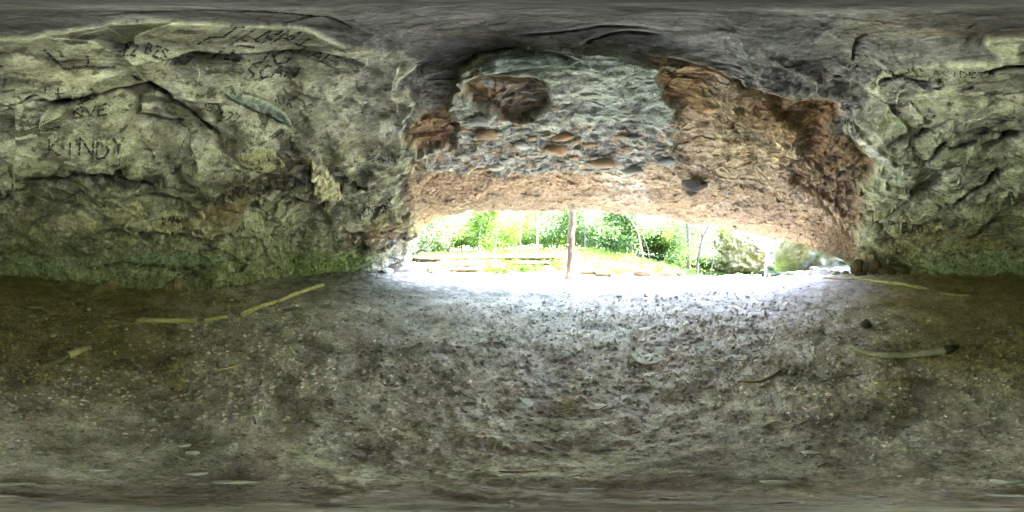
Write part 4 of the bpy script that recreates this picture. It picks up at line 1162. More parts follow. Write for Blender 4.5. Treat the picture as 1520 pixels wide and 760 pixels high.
# crumbs of dirt and gravel: uncountable
OV = np.array([(1, 0, 0), (-1, 0, 0), (0, 1, 0), (0, -1, 0), (0, 0, 1), (0, 0, -1)], float)
OF = np.array([(0, 2, 4), (2, 1, 4), (1, 3, 4), (3, 0, 4), (2, 0, 5), (1, 2, 5), (3, 1, 5), (0, 3, 5)], np.int32)
n_g = 30000
gu = RNG.uniform(0, 1520, n_g); gvv = 380 + np.degrees(np.arctan(HC / np.minimum(11.5, np.abs(RNG.normal(0, 3.4, n_g)) + .25))) * 4.222
dd = HC / np.tan((gvv - 380) / 4.222 * math.pi / 180)
gx, gy = np.sin(bearing(gu)) * dd, np.cos(bearing(gu)) * dd
jj = (gu / 1520 * FC).astype(int) % FC
ii = np.array([min(np.searchsorted(fd[:, j_], d_), FR) for j_, d_ in zip(jj, dd)])
gzv = Zf[ii, jj]
sz = np.minimum((RNG.gamma(1.7, .0085, n_g) + .003) * sstep(-.3, 2.2, dd), .042)
chip = RNG.uniform(0, 1, n_g) < .16
sz[chip] = np.minimum(sz[chip] * 1.9 + .005, .014 * dd[chip] + .004)
sc_ = sz[:, None, None] * RNG.uniform(.5, 1.3, (n_g, 6, 1)) * np.array([1, 1, .8])
a_ = RNG.uniform(0, 6.28, n_g)
bx = OV[None] * sc_
gxr = bx[..., 0] * np.cos(a_)[:, None] - bx[..., 1] * np.sin(a_)[:, None]
gyr = bx[..., 0] * np.sin(a_)[:, None] + bx[..., 1] * np.cos(a_)[:, None]
GVt = np.stack([gxr + gx[:, None], gyr + gy[:, None], bx[..., 2] + (gzv + sz * .3)[:, None]], -1)
GFt = OF[None] + (np.arange(n_g) * 6)[:, None, None]
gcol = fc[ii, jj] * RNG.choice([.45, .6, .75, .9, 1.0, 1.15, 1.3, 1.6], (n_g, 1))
gcol[chip] = np.array((.66, .665, .67)) * RNG.uniform(.6, 1.15, (int(chip.sum()), 1)) * np.where(fc[ii, jj][chip, :1] < .38, .42, 1)
tag(link('gravel', mesh('gravel', GVt.reshape(-1, 3), GFt.reshape(-1, 3).astype(np.int32), M['soil'], np.repeat(gcol, 6, 0), False)), 'crumbs of dirt and fine gravel over the cave floor', 'gravel', None, 'stuff')
# wood shavings pile and dead leaves
def litter(name, label, cat, u, v, ru, rv, n, mat, size, seed):
    r_ = np.random.default_rng(seed)
    V, F = [], []
    c = onfloor(u, v)
    o0 = Vector((c.x, c.y, fz(c.x, c.y)))
    for i in range(n):
        a, b = r_.normal(0, .45, 2)
        q = onfloor(u + a * ru, v + b * rv)
        z = fz(q.x, q.y) + r_.uniform(.004, .03)
        t = r_.uniform(0, 6.28); s = size * r_.uniform(.5, 1.4)
        d = Vector((math.cos(t), math.sin(t), r_.uniform(-.3, .3))); e = Vector((-math.sin(t), math.cos(t), r_.uniform(-.6, .6))) * .45
        p = Vector((q.x, q.y, z)) - o0
        b0 = len(V)
        V += [p - d * s, p + e * s + Vector((0, 0, .3 * s)), p + d * s, p - e * s + Vector((0, 0, .2 * s))]
        F += [(b0, b0 + 1, b0 + 2, b0 + 3)]
    o = link(name, mesh(name, V, np.array(F, np.int32), M[mat], None, False))
    o.location = o0
    return tag(o, label, cat, kind='stuff')
litter('wood_shavings', 'heap of curled tan wood shavings on the near pale floor', 'shavings', 841, 604, 12, 12, 130, 'shaving', .014, 1)
litter('straw_litter', 'patch of orange straw litter on the left dirt floor', 'litter', 262, 572, 22, 14, 240, 'shaving', .02, 2)
litter('leaf_litter', 'scrap of dead leaves beneath the grey log', 'litter', 60, 563, 24, 9, 60, 'shaving', .03, 3)

# ---------------------------------------------------------------- boulders
BG = 'boulders piled in the crevice at right'
for (lb, u, d, wp, kd, i, asp, zs, lift, tilt) in [
    ('tall tan boulder at the left of the crevice pile', 1273, 13.2, 20, 'b', 0, .8, 1.3, .8, .1), ('narrow upright tan boulder in the middle of the pile', 1298, 12.6, 17, 'b', 1, .7, 1.6, .8, .25),
    ('dark round boulder wedged at the top of the pile', 1297, 13.6, 20, 'm', 0, .8, 1.2, 3.3, .2), ('low tan slab in front of the pile', 1318, 12.3, 32, 'b', 2, .6, .6, .7, .15),
    ('small tan boulder at the front of the pile', 1276, 12.5, 20, 'b', 3, .8, .6, .5, .0), ('dark slab wedged behind the pile under the wall', 1330, 12.9, 36, 'm', 1, .7, .5, 1.4, .2),
    ('dark boulder at the right end of the pile', 1345, 12.4, 20, 'm', 2, .8, .7, .6, .0), ('pale slab leaning on the tall tan boulder', 1287, 13.4, 14, 'w', 2, .6, 1.5, 1.0, .3)]:
    stone('boulder', lb, u, None, wp * 1.3, kd, i, asp, zs, rot=.3 * i, group=BG, cat='boulder', d=d, lift=lift, tilt=tilt)
for (lb, u, d, wp, kd, i, asp, zs) in [('angular tan boulder standing alone at the right cave mouth', 1200, 13.4, 17, 'b', 4, .8, .8), ('flat pale slab on the far right rubble', 1209, 17.5, 16, 'w', 0, .6, .4), ('grey rubble stone right of the flat pale slab', 1222, 16, 16, 'w', 1, .8, .5),
    ('bluish stone in the far right rubble', 1234, 15.5, 14, 'w', 3, .8, .5), ('low olive slab between the lone boulder and the crevice pile', 1240, 13.4, 30, 'm', 3, .6, .35), ('squat tan stone beside the low olive slab', 1256, 13.6, 18, 'b', 5, .7, .5)]:
    stone('boulder', lb, u, None, wp, kd, i, asp, zs, rot=.4 * i, cat='boulder', d=d, lift=.5)
MOUTH_LM = [('the lone tan boulder', 1200, 411), ('the flat pale slab', 1209, 400), ('the grey rubble stone', 1222, 403), ('the bluish rubble stone', 1234, 404), ('the low olive slab', 1240, 412), ('the squat tan stone', 1256, 411), ('the wooden post', 1142, 414)]
for i in range(22):
    u = rs.uniform(1165, 1262)
    d = rs.uniform(12, 17); kd = rs.choice('gtt'); wp_ = rs.uniform(3, 7)
    stone('stone', tell(('tiny ' if wp_ < 5 else 'small ') + {'g': 'grey', 't': 'tan'}[kd] + ' rubble stone', u, 415 - (d - 12) * 3, MOUTH_LM), u, None, wp_, kd, i, .8, 1.2, rs.uniform(0, 3), 'rubble at the right cave mouth', d=d, lift=.4)
stone('boulder', 'round tan stone tucked at the left wall foot where the timbers end', 438, 408, 14, 'b', 2, .8, .7, cat='boulder')
# left jamb rubble
LG = 'pale rubble at the left jamb'
k_ = 0
for (lb, u, d, z, wp) in [('large pale block at the top of the left rubble', 592, 15.4, 1.0, 18), ('pale block leaning under the left jamb', 578, 15.0, .7, 18), ('pale wide block half way down the left rubble', 600, 14.6, .5, 20), ('long flat pinkish slab at the foot of the left rubble', 598, 13.6, .2, 30),
                          ('pale block on the left of the rubble', 560, 14.4, .35, 18), ('pale small block beneath the leaning one', 570, 14.2, .25, 12), ('pale block near the steps', 616, 14.6, .8, 12), ('grey pointed block near the steps', 622, 14.8, 1.1, 11), ('pale squat block beside the lowest step', 607, 13.4, .1, 14)]:
    o = stone('boulder', lb, u, None, wp, 'w', k_, .8, .55 if 'flat' in lb or 'long' in lb else .9, rot=.7 * k_, group=LG, cat='boulder', d=d, lift=.4, tilt=.1)
    o.location.z = z + .15
    k_ += 1
JAMB_LM = [('the dark floor slab', 575, 409), ('the top pale block', 592, 390), ('the leaning block', 578, 396), ('the pinkish flat slab', 598, 406), ('the wide pale block', 600, 400), ('the grey pointed block', 622, 388), ('the lowest step', 640, 408), ('the mossy wall foot', 535, 405)]
for i in range(34):
    u = rs.uniform(535, 612); f_ = (u - 535) / 77
    d = rs.uniform(13.2, 15.2)
    wp_ = rs.uniform(4, 10)
    o = stone('stone', tell(('tiny ' if wp_ < 6 else 'small ' if wp_ < 8 else 'mid-sized ') + 'pale rubble stone', u, 412 - (d - 13.2) * 10, JAMB_LM), u, None, wp_, 'w', i, .8, .9, rs.uniform(0, 3), 'small pale rubble stones', d=d, lift=.3, tilt=rs.uniform(-.3, .3))
    o.location.z = max(.05, (d - 13.1) * (.15 + .45 * f_)) + rs.uniform(-.05, .1)
for (lb, u, v, wp) in [('dark grey slab on the floor in front of the left rubble', 575, 409, 26), ('grey slab lying left of the dark slab', 553, 411, 14), ('small grey slab right of the dark slab', 600, 412, 12), ('thin slab left in front of the steps', 618, 417, 10)]:
    stone('flat_stone', lb, u, v, wp, 'g', int(u), .6, .9)

# ---------------------------------------------------------------- timber and stone steps, retaining logs
def step(name, label, u0, u1, d, z, r, mat, group=None, cat='log', seed=0, sq=.85):
    a, b = stand(u0, d), stand(u1, d)
    a.z = b.z = z
    return log_thing(name, label, cat, [a, b], r * 2.2, r * 2.1, mat, group, 9, seed, .25, .12, .32, sq, .01)
SG = 'steps climbing to the left'
step('step_log', 'lowest weathered step log of the left stair', 659, 709, 12.7, .12, .08, 'dark_log', SG, 'step', 41)
step('step_log', 'second step log up, longest of the lower steps', 634, 711, 13.3, .42, .12, 'dark_log', SG, 'step', 42)
step('step_log', 'pale flat slab step tucked beside the second step log', 634, 668, 13.0, .30, .07, 'dark_stone', SG, 'step', 43)
step('step_log', 'thick mossy step log near the top of the left stair', 655, 714, 14.1, .80, .17, 'yellow_wood', SG, 'step', 44)
step('step_log', 'dark log closing the top of the left stair', 612, 662, 14.8, 1.25, .14, 'dark_log', SG, 'step', 45)
step('step_log', 'dark thick log right of the top of the left stair', 664, 700, 14.9, 1.30, .15, 'dark_log', SG, 'step', 46)
step('step_log', 'brown log end to end with the dark thick one', 701, 736, 14.9, 1.30, .14, 'dark_log', SG, 'step', 47)
step('fallen_log', 'dark log lying aslant above the stair top', 704, 724, 15.6, 1.6, .1, 'dark_log', None, 'log', 48)
step('retaining_log', 'long dark retaining log left of the big trunk', 738, 838, 15.0, 1.30, .15, 'dark_log', None, 'log', 49)
step('retaining_log', 'lower mossy log below the long dark one', 762, 818, 14.2, .85, .12, 'dark_log', None, 'log', 50)
step('retaining_log', 'dark log just right of the big trunk foot', 860, 886, 12.4, .35, .12, 'dark_log', None, 'log', 51)
step('retaining_log', 'dark mossy log between the trunk and the stone blocks', 884, 908, 12.0, .18, .14, 'dark_log', None, 'log', 52)
step('trail_log', 'long thin pale log on the floor before the stone blocks', 922, 1008, 11.2, .03, .06, 'yellow_wood', None, 'log', 53)
step('trail_log', 'pale log continuing right from the stone blocks', 1011, 1056, 11.7, .03, .06, 'yellow_wood', None, 'log', 54)
step('trail_log', 'low pale board at the edge above the stream', 1074, 1112, 12.3, .02, .06, 'yellow_wood', None, 'log', 55)
step('trail_log', 'short yellow board end by the wooden post', 1120, 1130, 12.2, .02, .07, 'yellow_wood', None, 'log', 56)
for (lb, u, d, wp, kd, i, asp, zs, lift) in [('long tan stone block of the low wall right of the trunk', 956, 12.0, 40, 'b', 0, .5, .42, .9), ('round tan stone block in the middle of the low wall', 990, 12.1, 24, 'b', 1, .7, .65, .9), ('tan end block of the low wall beside the twin trunks', 1009, 12.2, 16, 'b', 3, .8, .9, .9),
    ('pale stone at the left end of the low wall', 932, 11.8, 20, 'w', 1, .8, .6, .7), ('flat stone resting on top of the low wall', 946, 12.6, 11, 'b', 5, .8, .5, 3.6), ('mossy rock on the floor left of the big trunk', 820, 11.2, 18, 'm', 2, .7, .6, .5), ('grey stone against the left side of the big trunk', 836, 11.6, 14, 'w', 3, .8, .8, .6),
    ('tan stone beneath the log right of the trunk', 856, 11.8, 12, 'b', 2, .8, 1.2, .8), ('small mossy stone on the floor before the bank', 777, 11.9, 10, 'm', 3, .7, .7, .5), ('square dark stub of rock right of the wooden post', 1161, 12.6, 5, 'b', 4, .8, .8, .6)]:
    stone('boulder', lb, u, None, wp, kd, i, asp, zs, rot=0, cat='boulder', d=d, lift=lift)
p = stand(1142, 12.2)
V_, F_ = tube([(0, 0, -.1), (0, 0, .12), (.01, 0, .28), (.02, 0, .30)], [.085, .08, .075, .05], 10, 9, .08)
o = link('wooden_post', mesh('wooden_post', V_, F_, M['brown_wood'])); o.location = p
tag(o, 'short brown wooden post standing at the edge by the waterfall', 'post')

# ---------------------------------------------------------------- far rock, waterfall
def crag(name, label, cols, d, depth, col, seed, moss=None, cat='cliff', over=0.0):
    # cols: (u, v_top, v_bottom); a rounded rock body bulging towards the viewer, with top and back
    cu = np.linspace(cols[0][0], cols[-1][0], 90)
    ca = np.array(cols, float)
    vt, vbm = np.interp(cu, ca[:, 0], ca[:, 1]), np.interp(cu, ca[:, 0], ca[:, 2])
    zt, zbm = HC + d * np.tan(elev(vt)), HC + d * np.tan(elev(vbm))
    n = 46
    s = np.linspace(0, 1, n)[:, None]
    e_ = np.sin(np.clip((cu - cu[0]) / (cu[-1] - cu[0]), 0, 1) * math.pi)[None, :] ** .35
    prof = np.where(s < .8, -np.sin(np.clip(s / .8, 0, 1) * math.pi) ** .7 * .5, (s - .8) / .2 * 2)
    Z = zbm[None, :] + (zt - zbm)[None, :] * np.clip(s / .8, 0, 1)
    D_ = d + depth * prof * e_ + (1 - e_) * depth * .6 - over * np.clip(s / .8, 0, 1) ** 1.5 * np.where(s < .8, 1, (1 - s) / .2)
    tX = bearing(cu)[None, :]
    P = np.stack([np.sin(tX) * D_, np.cos(tX) * D_, Z], -1)
    nn = fbm(P * .5, 5, seed) * 1.0 + .5 * fbm(P * np.array([.4, .4, 1.8]), 4, seed + 5, .5, True) * .6
    P[..., 0] -= np.sin(tX) * nn * depth * .3; P[..., 1] -= np.cos(tX) * nn * depth * .3
    P[..., 2] += fbm(P * .8, 4, seed + 9) * .3 * s
    cc = np.tile(np.array(col), P.shape[:2] + (1,))
    if moss is not None:
        mk = sstep(-.2, .2, fbm(P * .6 + 5, 4, seed + 3))[..., None]
        cc = cc * (1 - mk) + np.array(moss) * mk
    ci_ = np.arange(P.shape[0] * P.shape[1]).reshape(P.shape[:2])
    Fq_ = np.stack([ci_[:-1, :-1], ci_[:-1, 1:], ci_[1:, 1:], ci_[1:, :-1]], -1).reshape(-1, 4)
    o = link(name, mesh(name, P.reshape(-1, 3), Fq_, M['rock'], cc.reshape(-1, 3)))
    return tag(o, label, cat)
crag('rock_outcrop', 'pale cream cliff face seen past the left jamb', [(600, 330, 386), (640, 326, 386), (668, 345, 386)], 27, 3, (.30, .27, .20), 901, over=2)
crag('rock_outcrop', 'rounded tan cliff with a dark undercut left of the waterfall', [(1040, 342, 398), (1080, 338, 404), (1115, 352, 404), (1138, 378, 402)], 31, 4, (.10, .085, .058), 903, over=5)
crag('rock_outcrop', 'pale rock step where the waterfall spills over', [(1060, 330, 415), (1130, 334, 416), (1215, 330, 414)], 38, 4, (.06, .056, .05), 905, (.045, .06, .02))
crag('rock_outcrop', 'mossy undercut rock shelf beyond the right cave mouth', [(1150, 376, 404), (1165, 362, 404), (1190, 340, 402), (1230, 330, 402), (1300, 320, 408)], 23, 2.5, (.17, .165, .14), 907, (.11, .12, .07), over=8)
m, n, p_, new, lk = new_mat('falling_water')
p_.inputs['Base Color'].default_value = (.55, .60, .64, 1); p_.inputs['Roughness'].default_value = .35
tc = new('ShaderNodeTexCoord'); mp = new('ShaderNodeMapping'); mp.inputs['Scale'].default_value = (9, 9, .8); lk(tc.outputs['Object'], mp.inputs[0])
lk(bump(n, noise_node(n, mp.outputs[0], 2.0), .6, .05), p_.inputs['Normal'])
M['water'] = m
a, b = at(1139, 372, 31), at(1131, 414, 29)
V_, F_ = [], []
for i in range(24):
    f = i / 23
    c = a.lerp(b, f ** .9) + Vector((0, -.6 * math.sin(f * 1.5), 0)); c.z = a.z + (b.z - a.z) * f
    wd = .12 + .32 * f
    for j in range(7):
        q = (j / 6 - .5) * 2
        V_.append(c + Vector((q * wd + random.uniform(-.05, .05), (q * q) * .25 + random.uniform(-.04, .04), 0)))
for i in range(23):
    for j in range(6):
        F_.append((i * 7 + j, i * 7 + j + 1, i * 7 + j + 8, i * 7 + j + 7))
tag(link('waterfall', mesh('waterfall', V_, F_, M['water'])), 'thin white waterfall dropping beside the tan cliff', 'waterfall', None, 'structure')

# ---------------------------------------------------------------- trees
def leaf_cloud(n, centers, spread, size, seed, droop=0.0, squash=.7):
    r_ = np.random.default_rng(seed)
    ctr = np.array(centers)[r_.integers(0, len(centers), n)]
    p = ctr + r_.normal(0, 1, (n, 3)) * np.array([spread, spread, spread * squash])
    d = r_.normal(0, 1, (n, 3)); d[:, 2] -= droop; d /= np.linalg.norm(d, axis=1, keepdims=True)
    e = np.cross(d, r_.normal(0, 1, (n, 3))); e /= np.linalg.norm(e, axis=1, keepdims=True)
    s = (size * r_.uniform(.6, 1.4, n))[:, None]
    V = np.stack([p - d * s, p + e * s * .45, p + d * s, p - e * s * .45], 1)
    F = (np.arange(n * 4).reshape(n, 4)).astype(np.int32)
    return V.reshape(-1, 3), F
def tree_parts(H, r0, seed, nleaf, leafmat, barkmat, crown_lo=.35, spread=1.8, size=.16, limbs=9, lean=(0, 0), twist=.25):
    r_ = random.Random(seed)
    path, rad = [], []
    x = y = 0
    for i in range(15):
        f = i / 14
        path.append(Vector((lean[0] * f * H + x, lean[1] * f * H + y, H * f)))
        rad.append(r0 * (1 - .8 * f) * (1.35 if i == 0 else 1))
        x += r_.uniform(-twist, twist) * H * .03; y += r_.uniform(-twist, twist) * H * .03
    V, F = tube(path, rad, 9, seed, .08)
    cen = []
    for k_ in range(limbs):
        f = crown_lo + (1 - crown_lo) * (k_ + r_.random()) / limbs
        f = min(f, .97)
        b = path[int(f * 14)]
        a = r_.uniform(0, 6.28); L = H * r_.uniform(.14, .3) * (1.2 - .6 * f)
        e = b + Vector((math.cos(a) * L, math.sin(a) * L, L * r_.uniform(.1, .7)))
        mdl = b.lerp(e, .5) + Vector((0, 0, -.08 * L))
        v2, f2_ = tube([b, mdl, e], [r0 * .35 * (1.1 - f), r0 * .22 * (1.1 - f), .01], 5, seed + k_, .1, False)
        o0 = len(V); V += v2; F += [tuple(q + o0 for q in ff) for ff in f2_]
        cen += [tuple(e), tuple(mdl.lerp(e, .5)), tuple(e + Vector((r_.uniform(-1, 1), r_.uniform(-1, 1), r_.uniform(-.3, .8))) * L * .4)]
    cen.append(tuple(path[-1]))
    tm = mesh('trunk', V, F, M[barkmat])
    LV, LF = leaf_cloud(nleaf, cen, spread, size, seed)
    cm = mesh('crown', LV, LF, M[leafmat], None, False)
    return tm, cm
def place_tree(name, label, tm, cm, loc, rz=0, s=1.0, group=None, cat='tree'):
    t = empty(name, loc)
    t.rotation_euler = (0, 0, rz); t.scale = (s, s, s)
    tag(t, label, cat, group)
    link('trunk', tm, t)
    if cm is not None: link('crown', cm, t)
    return t
protos = [tree_parts(11, .14, 11, 8500, 'leaf', 'bark', .06, .85, .17, 13), tree_parts(13, .16, 12, 8500, 'leaf_pale', 'grey_bark', .08, .95, .18, 14),
          tree_parts(9, .10, 13, 7500, 'leaf', 'grey_bark', .05, .8, .16, 12), tree_parts(14, .17, 14, 9000, 'leaf_pale', 'bark', .08, 1.0, .19, 15)]
TREE_LM = [('the left cliff', 630, 350), ('the leaning sapling', 740, 350), ('the upright sapling', 773, 350), ('the mouth trunk', 847, 350), ('the twin-forked sapling', 950, 350), ('the straight trunk', 1022, 350), ('the forked trunk', 1042, 350), ('the tan cliff', 1090, 350), ('the stair top', 680, 365), ('the retaining log', 790, 370), ('the low stone wall', 970, 375)]
LB = ['yellow-green tree', 'pale green tree', 'small spring-green tree', 'pale brown-barked tree']
rt = random.Random(91)
for i in range(96):
    u = 605 + (i * 0.618 % 1) * 545
    d = rt.uniform(21, 55)
    if 1040 < u < 1150 and d < 40: d += 20
    k_ = rt.randrange(4)
    p = stand(u, d)
    place_tree('leafy_tree', tell(('near ' if d < 30 else 'mid-distance ' if d < 42 else 'distant ') + LB[k_], u, 380 - d, TREE_LM), *protos[k_], p - Vector((0, 0, .15)), rt.uniform(0, 6.28), rt.uniform(.8, 1.25), 'trees on the hillside beyond the opening')
# the trunk at the mouth with its drooping hemlock boughs
def leaning_trunk(name, label, pts, r0, r1, bark, seed, boughs=None, extra=None, cat='tree'):
    b = Vector(pts[0])
    t = empty(name, b)
    tag(t, label, cat)
    path = sub_path([Vector(q) - b for q in pts], .35)
    n = len(path)
    r_ = random.Random(seed)
    path = [q + Vector((r_.uniform(-1, 1), r_.uniform(-1, 1), 0)) * r0 * .12 for q in path]
    rad = [r0 + (r1 - r0) * i / (n - 1) for i in range(n)]
    rad[0] *= 1.6
    if n > 2: rad[1] *= 1.08
    V, F = tube(path, rad, 12, seed, .06)
    for (q, ra, rb) in (extra or []):
        v2, f2_ = tube(sub_path([Vector(z) - b for z in q], .4), np.linspace(ra, rb, len(sub_path([Vector(z) - b for z in q], .4))), 7, seed + 3, .08)
        o0 = len(V); V += v2; F += [tuple(z + o0 for z in ff) for ff in f2_]
    link('trunk', mesh('trunk', V, F, M[bark]), t)
    if boughs:
        LV, LF = leaf_cloud(boughs[1], [tuple(Vector(z) - b) for z in boughs[0]], boughs[2], boughs[3], seed, 1.0, 1.0)
        if len(boughs) > 5:                              # high crown out of view, added to shade the bank and mouth
            top = Vector(boughs[5]) - b
            cs = [tuple(top + Vector((r_.uniform(-1, 1), r_.uniform(-1, 1), r_.uniform(-.5, .9))) * boughs[6]) for _ in range(16)]
            L2, F2 = leaf_cloud(boughs[7], cs, boughs[6] * .28, .15, seed + 1)
            LF = np.concatenate([LF, F2 + len(LV)]); LV = np.concatenate([LV, L2])
        link('crown', mesh('crown', LV, LF, M[boughs[4]], None, False), t)
    return t
f0 = stand(845, 11.1); f0.z -= .1
bt = [at(803, 330, 13), at(812, 322, 13), at(818, 338, 13.2), at(826, 318, 13), at(868, 320, 13), at(874, 330, 13.2), at(880, 318, 13.1), at(890, 336, 13.5), at(806, 345, 13.5), at(850, 290, 12), at(835, 280, 12), at(870, 280, 12)]
t1 = leaning_trunk('mouth_tree', 'brown tree trunk standing in the middle of the cave opening, hemlock boughs above', [f0, at(847, 370, 11.1), at(850, 312, 11.2), at(851, 250, 11.3)], 0.25, .19, 'bark', 5, (bt, 1500, .30, .07, 'needle', at(851, 232, 11.4), 2.6, 3600),
                   [([at(850, 300, 11.2), at(875, 306, 12.4), at(890, 326, 13.5)], .05, .012), ([at(850, 296, 11.2), at(825, 304, 12.2), at(804, 332, 13.2)], .05, .012)])
m, n, p_, new, lk = new_mat('blaze_paint'); p_.inputs['Base Color'].default_value = (.10, .16, .55, 1)
m2, n, p_, new, lk = new_mat('blaze_white'); p_.inputs['Base Color'].default_value = (.8, .8, .82, 1)
q = at(843.2, 363, 10.9) - t1.location
def boxv(c, dx, dy, dz):
    V = [(c.x + sx * dx, c.y + sy * dy, c.z + sz_ * dz) for sx in (-1, 1) for sy in (-1, 1) for sz_ in (-1, 1)]
    return V, [(0, 1, 3, 2), (4, 6, 7, 5), (0, 4, 5, 1), (2, 3, 7, 6), (0, 2, 6, 4), (1, 5, 7, 3)]
V_, F_ = boxv(q, .055, .012, .04); tmk = link('trail_marker', mesh('trail_marker', V_, F_, m2, None, False), t1)
V_, F_ = boxv(q + Vector((.006, -.014, -.004)), .038, .004, .014); link('blaze_stripe', mesh('blaze_stripe', V_, F_, m, None, False), tmk)
f0 = stand(1023, 15); f0.z -= .1
leaning_trunk('forest_tree', 'straight grey-brown trunk right of the opening centre', [f0, at(1022, 370, 15), at(1021, 330, 15), at(1021, 260, 15.2)], .17, .13, 'grey_bark', 15, ([at(1021, 300, 15), at(1010, 290, 15.5), at(1035, 285, 15.5), at(1022, 386, 14.8), at(1024, 372, 14.8)], 700, .5, .1, 'leaf', at(1021, 250, 15.2), 2.8, 3600), [([at(1021, 345, 15), at(1016, 328, 15), at(1012, 300, 15)], .05, .03)])
f0 = stand(1033, 14); f0.z -= .1
leaning_trunk('forest_tree', 'pale forked trunk leaning right beside the straight one', [f0, at(1036, 385, 14), at(1043, 352, 14), at(1052, 335, 14), at(1064, 290, 14), at(1066, 255, 14)], .15, .07, 'grey_bark', 16, ([at(1064, 280, 14), at(1050, 275, 14.3)], 200, .5, .1, 'leaf', at(1066, 248, 14), 2.2, 2400), [([at(1042, 354, 14), at(1039, 335, 14), at(1037, 300, 14)], .07, .05), ([at(1039, 372, 14), at(1030, 350, 14), at(1024, 330, 14)], .05, .03)])
for (lb, pts, r0, extra) in [
    ('thin bare sapling leaning right, left of the big trunk', [(733, 367), (739, 345), (752, 322), (758, 305)], .055, None),
    ('upright thin bare sapling between the leaning one and the big trunk', [(771, 368), (774, 340), (775, 305)], .055, None),
    ('short brown trunk of a sapling near the dark boughs', [(797, 368), (798, 342), (800, 300)], .10, None),
    ('dark twin-forked sapling right of the big trunk', [(956, 393), (953, 370), (947, 345), (933, 320), (928, 300)], .075, [([(947, 345), (945, 325), (944, 300)], .05, .03)]),
    ('very thin sapling beside the twin-forked one', [(939, 390), (938, 360), (939, 310)], .03, None),
    ('slender curved sapling left of the straight trunk', [(966, 392), (962, 370), (955, 352), (950, 310)], .025, None),
    ('crooked bare sapling in front of the tan cliff', [(1052, 388), (1060, 380), (1072, 360), (1077, 345)], .06, [([(1054, 385), (1048, 372), (1044, 372)], .05, .02), ([(1060, 381), (1058, 355), (1058, 335)], .05, .02)]),
    ('thin sapling at the left near the pale cliff', [(711, 372), (712, 350), (716, 325)], .03, None)]:
    d = 19 if '1052' not in str(pts) else 20
    P3 = [at(a_, b_, d) for a_, b_ in pts]
    P3[0].z = gz(P3[0].x, P3[0].y) - .1
    ex = [([at(a_, b_, d) for a_, b_ in q_], ra * 1.0, rb) for q_, ra, rb in (extra or [])]
    top_ = P3[-1] + Vector((.2, .1, 3.2))  # unseen top added so its crown shades the steps and bank
    P3.append(top_)
    leaning_trunk('sapling', lb, P3, r0, r0 * .5, 'brown_wood' if 'brown' in lb or 'dark' in lb else 'grey_bark', len(lb), ([P3[-2], P3[-2] + Vector((.7, .3, .5)), P3[-2] + Vector((-.7, .3, .4))], 160, .6, .09, 'leaf', top_, 1.9, 1500), ex, 'sapling')
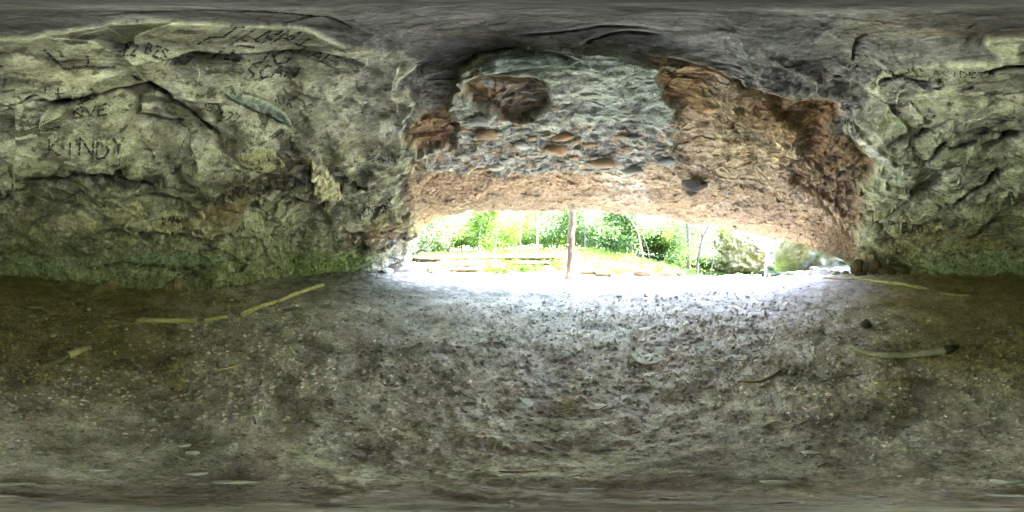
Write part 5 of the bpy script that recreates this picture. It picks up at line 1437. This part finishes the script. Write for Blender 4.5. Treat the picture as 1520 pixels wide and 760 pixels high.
# undergrowth on the bank: uncountable
def cover(name, label, cat, n, us, ds, size, mat, seed, hgt):
    r_ = np.random.default_rng(seed)
    u = r_.uniform(us[0], us[1], n); d = r_.uniform(ds[0], ds[1], n)
    x, y = np.sin(bearing(u)) * d, np.cos(bearing(u)) * d
    k_ = fbm(np.stack([x * .9, y * .9, 0 * x], -1), 3, seed)
    ok = k_ > -.12
    x, y, k_ = x[ok], y[ok], k_[ok]
    z = ground_z(x, y) + r_.uniform(0, 1, len(x)) ** 1.4 * hgt * (.45 + 1.2 * np.clip(k_ + .2, 0, 1))
    p = np.stack([x, y, z], -1); n = len(x)
    dv = r_.normal(0, 1, (n, 3)); dv[:, 2] = np.abs(dv[:, 2]) * .8; dv /= np.linalg.norm(dv, axis=1, keepdims=True)
    e = np.cross(dv, r_.normal(0, 1, (n, 3))); e /= np.linalg.norm(e, axis=1, keepdims=True)
    s = (size * r_.uniform(.6, 1.5, n))[:, None]
    V = np.stack([p - dv * s, p + e * s * .5, p + dv * s, p - e * s * .5], 1).reshape(-1, 3)
    return tag(link(name, mesh(name, V, np.arange(n * 4).reshape(n, 4).astype(np.int32), M[mat], None, False)), label, cat, None, 'stuff')
cover('undergrowth', 'bright yellow-green undergrowth on the bank behind the retaining logs', 'plants', 26000, (712, 1010), (15.2, 24), .085, 'groundleaf', 1, .5)
cover('undergrowth', 'leafy weeds on the slope between the logs and the trunk', 'plants', 9000, (715, 842), (12.5, 14.9), .055, 'groundleaf', 2, .32)
cover('undergrowth', 'leafy weeds spilling over the logs right of the trunk', 'plants', 9000, (866, 1000), (12.2, 15.5), .06, 'groundleaf', 3, .36)
cover('undergrowth', 'low green cover on the ground by the twin trunks and stream', 'plants', 9000, (1000, 1125), (13.0, 28), .08, 'leaf_pale', 4, .45)
cover('undergrowth', 'grass and ferns above the left stair', 'plants', 9000, (622, 720), (15.4, 26), .08, 'groundleaf', 5, .4)
cover('undergrowth', 'green ferns under the mossy shelf right of the waterfall', 'plants', 3500, (1140, 1180), (17, 22), .09, 'leaf_pale', 6, .5)
def shrub(label, u, d, r, seed, mat='groundleaf', v=None):
    p = stand(u, d)
    t = empty('shrub', p); tag(t, label, 'shrub')
    r_ = random.Random(seed)
    cen, V, F = [], [], []
    for k_ in range(7):
        a = r_.uniform(0, 6.28); e = Vector((math.cos(a) * r * .6, math.sin(a) * r * .6, r * r_.uniform(.4, 1.2)))
        v2, f2_ = tube([Vector((0, 0, -.05)), e * .5, e], [.012, .009, .004], 4, k_, .1, False)
        o0 = len(V); V += v2; F += [tuple(z + o0 for z in ff) for ff in f2_]; cen.append(tuple(e))
    link('stem', mesh('stem', V, F, M['brown_wood']), t)
    LV, LF = leaf_cloud(420, cen, r * .28, .055, seed)
    link('crown', mesh('crown', LV, LF, M[mat], None, False), t)
shrub('bushy green plant below the long dark log at the left of the bank', 748, 12.6, .55, 1)
shrub('green plant on the bank midway to the big trunk', 780, 13.0, .4, 2)
shrub('bright plant growing among the logs right of the trunk', 912, 11.9, .45, 3)
shrub('leafy plant at the left end of the low stone wall', 920, 12.2, .5, 4)
shrub('leafy plant beside the twin trunks', 1024, 13.4, .5, 5)
